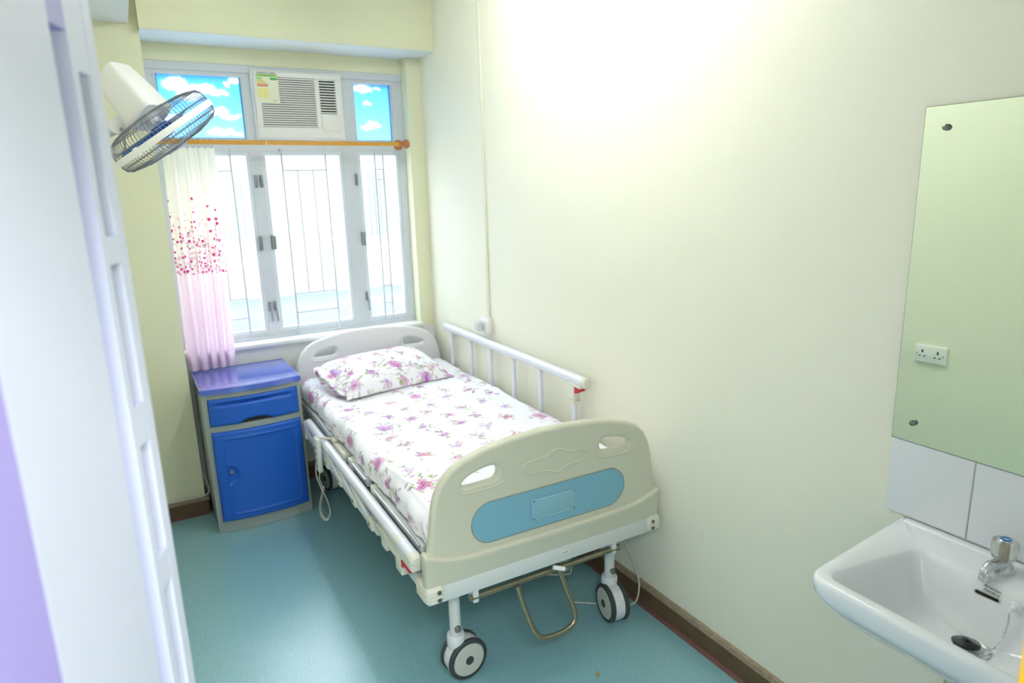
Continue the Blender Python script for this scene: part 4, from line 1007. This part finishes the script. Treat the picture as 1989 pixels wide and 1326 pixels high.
q = MB(); q.tube(spline([(1.20, 2.10, 0.30), (1.05, 1.95, 0.335), (1.12, 1.98, 0.24), (1.30, 2.02, 0.225), (1.40, 2.05, 0.30), (1.42, 2.06, 0.36)], 10), 0.0038, 8)
q.tube(spline([(1.40, 2.05, 0.34), (1.45, 2.06, 0.32), (1.395, 2.04, 0.25), (1.385, 2.0, 0.16), (1.33, 1.98, 0.17), (1.22, 1.98, 0.21)], 10), 0.0038, 8)
q.tube(spline([(1.44, 1.92, 0.33), (1.56, 1.9, 0.30), (1.615, 1.86, 0.14), (1.60, 1.84, 0.05), (1.57, 1.86, 0.012), (1.50, 1.92, 0.008), (1.40, 2.0, 0.008)], 12), 0.0038, 8); q.build('cable', M_cable, pcb)
q = MB(); q.box((1.37, 2.03, 0.14), (1.40, 2.06, 0.25), 0.004); q.build('connector', M_cable, pcb)
pc2 = MB().tube(spline([(-0.06, 3.728, 0.108), (0.10, 3.726, 0.106), (0.178, 3.728, 0.108), (0.205, 3.735, 0.125), (0.201, 3.76, 0.17), (0.190, 3.77, 0.22)], 8), 0.004, 8)
tag(pc2.build('wall_cable', M_cable), 'thin white cable lying on the baseboard of the left pier', 'cable')

# ------------------------------------------------------------------ wall fan
FC = Vector((0.184, 2.972, 1.926)); FA = Vector((0.56678, 0.03405, -0.82317)).normalized()
fan = thing('wall_fan', 'white wall fan with grey wire cage tilted downward at the upper left', 'fan', (XL, 3.06, 1.80))
FX, FY, _ = frame_from(FA, (0, 0, 1))
def fp(r, a, h): return FC+FX*(r*cos(a))+FY*(r*sin(a))+FA*h
def cage(prof, n, name):
    m = MB()
    for k_ in range(n):
        a = 2*pi*k_/n; m.tube([fp(r, a+tw, h) for r, h, tw in prof], 0.0010, 4, cap=False)
    return m
backp = [(0.207, -0.004, 0), (0.207, -0.02, 0.0), (0.203, -0.045, 0.01), (0.19, -0.062, 0.02), (0.15, -0.075, 0.035), (0.10, -0.082, 0.05), (0.06, -0.084, 0.06)]
frontp = [(0.207, 0.004, 0), (0.206, 0.02, 0.0), (0.200, 0.036, 0.01), (0.182, 0.048, 0.025), (0.14, 0.058, 0.05), (0.09, 0.063, 0.08), (0.05, 0.065, 0.1)]
def rings(m, lst, r=0.0016):
    for (R, h) in lst: m.tube([fp(R, 2*pi*i/64, h) for i in range(64)], r, 5, closed=True)
m = cage(backp, 84, 'b'); rings(m, [(0.206, -0.024), (0.192, -0.061), (0.13, -0.079), (0.06, -0.085)]); m.build('rear_cage', M_wire, fan)
m = cage(frontp, 84, 'f'); rings(m, [(0.204, 0.026), (0.184, 0.048), (0.12, 0.0615)]); m.lathe(FC+FA*0.060, FA, [(0, 0), (0.05, 0), (0.05, 0.006), (0.04, 0.010), (0, 0.012)], 32); m.build('front_cage', M_wire, fan)
MB().lathe(FC, FA, [(0.206, -0.012), (0.2125, -0.012), (0.2135, -0.010), (0.2135, 0.010), (0.2125, 0.012), (0.206, 0.012), (0.206, -0.012)], 96).build('cage_band', M_fanw, fan)
tc_ = CAMLOC-FC; tc_ = (tc_-FA*tc_.dot(FA)).normalized(); rr_ = FA.cross(tc_)
if rr_.dot(r_) < 0: rr_ = -rr_
vc_ = tc_*cos(radians(33))-rr_*sin(radians(33)); ca_ = math.atan2(vc_.dot(FY), vc_.dot(FX))
cl_ = fp(0.214, ca_, 0.0); q = MB(); q.obox(cl_, (0.022, 0.008, 0.032), Matrix((FX*-sin(ca_)+FY*cos(ca_), FX*cos(ca_)+FY*sin(ca_), FA)).transposed(), 0.004)
q.build('cage_clip', M_fanw, fan)
for k_ in range(3):
    q = MB(); a0 = 2*pi*k_/3+0.5; rows = []
    for i in range(9):
        r = 0.035+0.145*i/8; w2 = 0.25+0.55*sin(pi*min(1, (i+1)/8.5)*0.62)
        rows.append((r, w2))
    top = []; bot = []
    nn = 9
    V_ = [[q.bm.verts.new(fp(r, a0+w2*(j/(nn-1)*2-1)*0.8+0.12*(r/0.18), -0.012+0.034*(j/(nn-1)-0.5)+0.006*sin(pi*j/(nn-1)))) for j in range(nn)] for r, w2 in rows]
    for i in range(len(V_)-1):
        for j in range(nn-1): q.bm.faces.new((V_[i][j], V_[i][j+1], V_[i+1][j+1], V_[i+1][j]))
    bmesh.ops.solidify(q.bm, geom=q.bm.faces[:], thickness=0.002)
    q.build('blade', M_fanb, fan)
MB().lathe(FC-FA*0.034, FA, [(0, 0), (0.034, 0), (0.038, 0.008), (0.038, 0.04), (0.03, 0.05), (0, 0.053)], 32).build('blade_hub', mat('blue_hub', (24, 86, 176), 0.3), fan)
# motor housing: rounded box tapering away from the cage
UX = FX; UY = FY
def srect(c_, ax, ay, hx, hy, p=3.2, n=40):
    out = []
    for k_ in range(n):
        a = 2*pi*k_/n; ca, sa = cos(a), sin(a)
        out.append(c_+ax*(hx*math.copysign(abs(ca)**(2/p), ca))+ay*(hy*math.copysign(abs(sa)**(2/p), sa)))
    return out
HA = Vector((0.56138, 0.06523, -0.82498)).normalized()   # housing leans slightly from the cage axis
hx, hy, _ = frame_from(HA, (0, 0, 1))
H0 = Vector((0.1386, 3.0159, 1.9956)); HE = Vector((0.0417, 3.1124, 2.1517)); HA = (H0-HE).normalized(); hx, hy, _ = frame_from(HA, (0, 0, 1))
HL = (H0-HE).length; CB = FC-FA*0.088
hs_ = [(-0.018, .066, .066), (-0.008, .073, .073), (0.0, .0735, .0735), (0.08, .069, .069), (HL-0.014, .060, .060), (HL-0.003, .058, .058), (HL, .053, .053)]
q = MB(); q.loft([srect(H0-HA*h_, hx, hy, a_, b_, 5.5) for h_, a_, b_ in hs_]); mh = q.build('motor_housing', M_fanw, fan)
MB().cyl(H0+HA*0.02, FC-FA*0.03, 0.024, 16).build('motor_shaft', M_alud, fan)
# bracket arm towards the wall, pivot, pull cord
pv_ = Vector((0.030, 3.06, 1.955))
q = MB(); q.tube([H0-HA*0.07, (H0-HA*0.07)*0.45+pv_*0.55, pv_], [0.028, 0.026, 0.024], 16); q.cyl(pv_+Vector((0, -0.028, 0)), pv_+Vector((0, 0.028, 0)), 0.03, 24); q.build('tilt_joint', M_fanw, fan)
q = MB(); q.tube([pv_, pv_+Vector((-0.05, 0.01, -0.03)), (XL+0.02, 3.05, 1.88)], [0.022, 0.022, 0.026], 16); q.box((XL, 3.0, 1.80), (XL+0.022, 3.10, 1.96), 0.01, 3); q.build('wall_bracket', M_fanw, fan)
q = MB(); q.lathe(pv_+Vector((0.012, -0.029, -0.012)), (0, -1, 0), [(0, 0), (0.007, 0), (0.006, 0.003), (0, 0.003)], 12); q.build('pivot_screw', M_screw, fan)
q = MB(); q.tube(spline([pv_+Vector((0.012, -0.02, -0.03)), pv_+Vector((0.016, -0.015, -0.07)), pv_+Vector((-0.002, -0.01, -0.10)), pv_+Vector((-0.05, 0.0, -0.11))], 8), 0.0035, 8); q.build('power_lead', mat('grey_lead', (160, 166, 164), 0.5), fan)
q = MB(); q.cyl(fp(0.205, ca_+pi-0.2, -0.05), fp(0.205, ca_+pi-0.2, -0.05)+Vector((0.03, 0, 0.02)), 0.0012, 5); q.build('wire_end', M_wire, fan)

# ------------------------------------------------------------------ conduit, sockets
cdt = thing('wall_conduit', 'thin cream cable trunking running down the right wall to a socket', 'conduit', (XR, 2.97*1.05, 0.99))
CYY = 3.125
MB().box((XR-0.009, CYY-0.010, 1.005), (XR, CYY+0.010, 2.60), 0.003).build('trunking', M_pvc, cdt)
MB().box((XR-0.006, CYY+0.016, 1.01), (XR, CYY+0.024, 1.34), 0.002).build('side_lead', M_pvc, cdt)
for z in (1.31, 2.11, 2.575): MB().box((XR-0.012, CYY-0.016, z), (XR, CYY+0.020, z+0.008), 0.002).build('saddle_clip', M_pvc, cdt)
so = thing('wall_socket', 'white socket with grey plug above the raised bed rail', 'socket', (XR, 3.13, 0.925))
MB().box((XR-0.035, 3.095, 0.920), (XR, 3.18, 1.005), 0.006, 3).build('back_box', M_plw, so)
q = MB(); q.box((XR-0.075, 3.125, 0.935), (XR-0.036, 3.17, 0.985), 0.008, 3); q.build('plug', mat('translucent_grey_plug', (206, 210, 212), 0.3), so)
ds = thing('double_socket', 'white double socket on the left wall, seen in the mirror', 'socket', (XL, 1.90, 0.76))
DSY, DSZ = 1.72, 0.828
MB().box((XL, DSY-0.073, DSZ-0.043), (XL+0.02, DSY+0.073, DSZ+0.043), 0.004, 2).build('face_plate', M_plw, ds)
q = MB()
for s_ in (-0.036, 0.036):
    q.box((XL+0.0195, DSY+s_-0.004, DSZ+0.006), (XL+0.021, DSY+s_+0.004, DSZ+0.020)); q.box((XL+0.0195, DSY+s_-0.016, DSZ-0.014), (XL+0.021, DSY+s_-0.007, DSZ-0.008)); q.box((XL+0.0195, DSY+s_+0.007, DSZ-0.014), (XL+0.021, DSY+s_+0.016, DSZ-0.008))
q.build('pin_slots', M_dark, ds, smooth=False)
for s_ in (-0.062, 0.062): MB().lathe((XL+0.02, DSY+s_, DSZ), (1, 0, 0), [(0, 0), (0.004, 0), (0.003, 0.001), (0, 0.001)], 12).build('screw', M_screw, ds)
tag(MB().poly([(1.395, YW-0.0015, 0.842), (1.475, YW-0.0015, 0.845), (1.470, YW-0.0015, 0.832), (1.452, YW-0.0015, 0.815), (1.435, YW-0.0015, 0.818), (1.425, YW-0.0015, 0.832), (1.400, YW-0.0015, 0.835)], (0, 0.001, 0)).build('tape_scrap', M_green, smooth=False), 'scrap of pale green tape on the wall under the sill', 'tape')
tag(MB().sphere((1.229, 1.619, 0.005), 0.007, (1.2, 1, 0.6), 8).build('crumb', M_crumb), 'tiny tan crumb on the teal floor before the bed foot', 'crumb')

# ------------------------------------------------------------------ mirror, tiles, sink
mi = thing('wall_mirror', 'frameless green tinted mirror screwed to the right wall above the sink', 'mirror', (XR, 0.68, 1.03))
MB().box((XR-0.0075, 0.40, 1.031), (XR-0.002, 0.9155, 1.836)).build('edge_glass', M_medge, mi, smooth=False)
MB().box((XR-0.0082, 0.401, 1.032), (XR-0.0076, 0.9145, 1.835)).build('mirror_glass', M_mirror, mi, smooth=False)
for (y, z) in ((0.864, 1.787), (0.864, 1.083), (0.45, 1.787), (0.45, 1.083)):
    MB().lathe((XR-0.008, y, z), (-1, 0, 0), [(0, 0), (0.0055, 0), (0.0075, 0.004), (0.0065, 0.009), (0.003, 0.011), (0, 0.011)], 20).build('dome_screw', M_screw, mi)
tl = MB()
ty = [0.914, 0.716, 0.518, 0.32]
for i in range(3): tl.box((XR-0.007, ty[i+1]+0.0012, 0.832), (XR, ty[i]-0.0012, 1.030), 0.0015, 1)
tag(tl.build('wall_tiles', M_tile, smooth=False), 'row of white glazed tiles between sink and mirror', 'tiles')
tag(MB().box((XR-0.0045, 0.32, 0.8325), (XR-0.0001, 0.913, 1.0295)).build('trim_6', mat('grey_grout', (178, 178, 168), 0.8), smooth=False), 'grey grout between the tiles', kind='structure')

snk = thing('wall_sink', 'white ceramic wall sink at the right edge under the mirror', 'sink', (XR, 0.6, 0.55))
def rpoly(cs, n=8):
    """rounded polygon: corners (x, y, r)"""
    out = []; k_ = len(cs)
    for i in range(k_):
        p = Vector(cs[i][:2]); a = Vector(cs[i-1][:2])-p; b_ = Vector(cs[(i+1) % k_][:2])-p; r = cs[i][2]
        a.normalize(); b_.normalize(); half_ = a.angle(b_)/2; d = r/math.tan(half_)
        s0 = p+a*d; s1 = p+b_*d
        for j in range(n+1):
            t = j/n; out.append(((1-t)**2)*s0+2*t*(1-t)*p+t*t*s1)
    return out
def ring_(cs, z): return [Vector((p.x, p.y, z)) for p in rpoly(cs)]
def sym(x0, yb_, x1, yf_, r0, r1): # back half-width at x0, front half-width at x1
    return [(x0, 0.6+yb_, r0), (x1, 0.6+yf_, r1), (x1, 0.6-yf_, r1), (x0, 0.6-yb_, r0)]
xb = XR-0.001
RG = [(sym(xb-0.02, 0.11, 1.42, 0.10, 0.03, 0.04), 0.64), (sym(xb, 0.16, 1.36, 0.16, 0.02, 0.06), 0.66), (sym(xb, 0.22, 1.27, 0.20, 0.01, 0.07), 0.72), (sym(xb, 0.258, 1.222, 0.222, 0.004, 0.06), 0.772),
      (sym(xb, 0.270, 1.2145, 0.232, 0.004, 0.055), 0.788), (sym(xb, 0.272, 1.2125, 0.234, 0.004, 0.055), 0.815), (sym(xb, 0.270, 1.216, 0.231, 0.004, 0.053), 0.822), (sym(xb, 0.266, 1.222, 0.226, 0.004, 0.05), 0.825),
      (sym(1.53, 0.168, 1.240, 0.214, 0.035, 0.035), 0.8245), (sym(1.522, 0.162, 1.246, 0.209, 0.035, 0.035), 0.820), (sym(1.514, 0.157, 1.252, 0.202, 0.035, 0.035), 0.808), (sym(1.503, 0.146, 1.268, 0.182, 0.04, 0.04), 0.77),
      (sym(1.49, 0.13, 1.295, 0.152, 0.045, 0.045), 0.732), (sym(1.478, 0.11, 1.325, 0.122, 0.045, 0.045), 0.711), (sym(1.465, 0.075, 1.36, 0.08, 0.04, 0.04), 0.703), (sym(1.465, 0.04, 1.40, 0.04, 0.025, 0.025), 0.700)]
q = MB(); q.loft([ring_(c_, z) for c_, z in RG]); q.box((XR-0.03, 0.345, 0.8), (xb, 0.855, 0.829), 0.006, 3)
q.build('basin', M_cer, snk, angle=60)
# recessed overflow slot, waste ring
def ybx(z): return 1.5145+(z-0.808)*0.29
q = MB(); me = plate([stadium(-0.0235, 0.0235, -0.004, 0.004, 8)], 0.002, 0.0004, 1)
BK = Matrix(((0, 0, -1, 0), (-1, 0, 0, 0), (0, 1, 0, 0), (0, 0, 0, 1)))   # plate -> facing -x
q.mesh(me, Matrix.Translation((1.5095, 0.603, 0.792)) @ BK); q.build('overflow_slot', M_dark, snk)
q = MB(); q.tube([Vector((1.5085, 0.603, 0.792))+Vector((0.0, -x, z)) for x, z in stadium(-0.0248, 0.0248, -0.0053, 0.0053, 8)], 0.0016, 6, closed=True); q.build('overflow_rim', mat('pale_overflow_rim', (206, 204, 190), 0.3), snk)
tm = Matrix.Translation((1.5105, 0.605, 0.806)) @ BK
q = MB(); q.mesh(text_mesh('American', 0.0088, 0.0003, 0.4), Matrix.Translation((1.5122, 0.597, 0.8115)) @ BK @ Matrix.Rotation(radians(-4), 4, 'Z') @ Matrix.Shear('XZ', 4, (0.0, 0.0)))
q.mesh(text_mesh('Standard', 0.0088, 0.0003, 0.4), Matrix.Translation((1.5100, 0.597, 0.8035)) @ BK @ Matrix.Rotation(radians(-4), 4, 'Z')); q.build('lettering', M_ink, snk, smooth=False)
MB().lathe((1.436, 0.588, 0.7005), (0, 0, 1), [(0.022, 0), (0.036, 0.001), (0.036, 0.003), (0.030, 0.004), (0.024, 0.001)], 32).build('waste_ring', M_chrome, snk)
q = MB(); q.lathe((1.508, 0.548, 0.800), (-1, 0, 0), [(0, 0), (0.011, 0), (0.0115, 0.003), (0.007, 0.006), (0, 0.007)], 20); q.tube([(1.502, 0.548, 0.800), (1.494, 0.550, 0.797), (1.490, 0.552, 0.788)], [0.006, 0.005, 0.003], 10); q.build('chain_stay', M_cer, snk)
# plug lying half over the waste, ball chain
plg = thing('sink_plug', 'black rubber plug on a chain lying at the sink drain', 'plug', (1.415, 0.605, 0.704))
q = MB(); q.lathe((1.424, 0.594, 0.708), (0.15, 0.1, 1), [(0, 0), (0.020, 0), (0.026, 0.004), (0.027, 0.009), (0.024, 0.011), (0.010, 0.012), (0.006, 0.017), (0, 0.018)], 32); q.build('stopper', M_black, plg)
q = MB(); cp_ = spline([(1.424, 0.594, 0.728), (1.428, 0.580, 0.724), (1.438, 0.566, 0.714), (1.452, 0.558, 0.711), (1.468, 0.556, 0.714), (1.484, 0.553, 0.735), (1.490, 0.551, 0.765), (1.491, 0.552, 0.790)], 12)
L_ = 0; prev = None; nl = 0; acc = 0; last = cp_[0]
for i in range(1, len(cp_)):
    acc += (cp_[i]-cp_[i-1]).length
    if acc > 0.0042:
        d = (cp_[i]-last).normalized(); x_, y_, _d = frame_from(d, (0, 1, 0)); mid_ = (cp_[i]+last)/2; sd = x_ if nl % 2 else y_
        q.tube([mid_+d*(0.0036*cos(a))+sd*(0.0019*sin(a)) for a in np.linspace(0, 2*pi, 9)[:-1]], 0.0006, 5, closed=True); nl += 1; acc = 0; last = cp_[i]
q.build('chain', M_chrome, plg)
# tap
tp = thing('basin_tap', 'chrome basin tap with clear ribbed knob and blue cap', 'tap', (1.585, 0.604, 0.825))
TX, TY, TZ = 1.580, 0.612, 0.8255
q = MB(); q.lathe((TX, TY, TZ), (0, 0, 1), [(0, 0), (0.024, 0), (0.0245, 0.004), (0.021, 0.014), (0.016, 0.022), (0.013, 0.030), (0, 0.030)], 32)
sp_ = spline([(TX, TY, TZ+0.014), (TX-0.03, TY+0.001, TZ+0.020), (TX-0.052, TY+0.002, TZ+0.026), (TX-0.063, TY+0.003, TZ+0.019), (TX-0.066, TY+0.003, TZ+0.004)], 6)
q.tube(sp_, [0.015]*6+[0.012]*6+[0.0105]*6+[0.0105]*7, 20); q.lathe((TX-0.066, TY+0.003, TZ-0.003), (0, 0, 1), [(0.007, 0), (0.0115, 0), (0.012, 0.010), (0.0105, 0.012)], 20)
q.build('spout', M_chrome, tp)
M_acr = mat('clear_ribbed_acrylic', (244, 244, 238), 0.06, trans=0.85, ior=1.25)
kn = []
for (h_, R) in ((0.027, 0.017), (0.032, 0.0225), (0.040, 0.0250), (0.066, 0.0255), (0.071, 0.0235), (0.072, 0.018)):
    kn.append([Vector((TX+R*(1-0.05*(k_ % 4 == 0))*cos(2*pi*k_/64), TY+R*(1-0.05*(k_ % 4 == 0))*sin(2*pi*k_/64), TZ+h_)) for k_ in range(64)])
kb = MB().loft(kn).build('knob', M_acr, tp, angle=50)
MB().cyl((TX, TY, TZ+0.028), (TX, TY, TZ+0.069), 0.008, 20).build('knob_core', mat('stained_knob_core', (176, 170, 146), 0.4, var=0.4, vscale=120), kb)
MB().lathe((TX, TY, TZ+0.0715), (0, 0, 1), [(0, 0), (0.014, 0), (0.015, 0.002), (0.013, 0.004), (0, 0.005)], 28).build('cap', M_chrome, tp)
MB().lathe((TX, TY, TZ+0.0765), (0, 0, 1), [(0.006, 0), (0.011, -0.0005), (0.011, 0.0005), (0.006, 0.0008), (0.006, 0)], 28).build('blue_ring', mat('blue_marker', (60, 140, 200), 0.3), tp)
# waste pipe
wp = thing('waste_pipe', 'cream waste pipe and trap under the sink', 'pipe', (1.56, 0.62, 0.40))
q = MB(); q.cyl((1.43, 0.6, 0.655), (1.43, 0.6, 0.52), 0.020, 20); q.tube(spline([(1.43, 0.6, 0.53), (1.435, 0.60, 0.45), (1.475, 0.60, 0.415), (1.515, 0.60, 0.45), (1.535, 0.60, 0.51), (1.60, 0.60, 0.53), (XR-0.002, 0.60, 0.53)], 8), 0.019, 18)
q.build('trap', M_pvc, wp)
for (p, d) in (((1.43, 0.6, 0.60), (0, 0, -1)), ((1.43, 0.6, 0.535), (0, 0, -1)), ((1.60, 0.6, 0.53), (1, 0, 0))): MB().lathe(p, d, [(0.019, 0), (0.027, 0), (0.027, 0.026), (0.019, 0.026)], 24).build('collar_nut', M_pvc, wp)
q = MB(); q.cyl((1.598, 0.70, 0.72), (1.598, 0.70, 0.36), 0.012, 14); q.box((1.58, 0.675, 0.60), (1.62, 0.725, 0.70), 0.008, 3); q.build('supply_pipe', M_pvc, wp)
MB().lathe((1.592, 0.70, 0.55), (-1, -0.2, 0), [(0, 0), (0.02, 0), (0.022, 0.006), (0.02, 0.02), (0, 0.022)], 20).build('stop_valve', M_chrome, wp)

# ------------------------------------------------------------------ ceiling tube lamp above the frame
lp = thing('ceiling_lamp', 'white fluorescent batten on the ceiling over the bed', 'lamp', (1.02, 2.10, 2.66))
MB().box((0.98, 1.47, 2.69), (1.06, 2.73, CEIL), 0.006).build('batten', M_plw, lp)
tm_ = bpy.data.materials.new('lit_tube'); tm_.use_nodes = True; N, L = nodes(tm_); N.remove(N['Principled BSDF']); e__ = N.new('ShaderNodeEmission')
e__.inputs[0].default_value = (1.0, 0.99, 0.96, 1); e__.inputs[1].default_value = TUBE; L.new(e__.outputs[0], N['Material Output'].inputs[0])
MB().cyl((1.02, 1.50, 2.655), (1.02, 2.70, 2.655), 0.014, 12).build('tube', tm_, lp)
for y in (1.485, 2.702): MB().box((1.0, y, 2.635), (1.04, y+0.014, 2.69), 0.003).build('tube_holder', M_plw, lp)
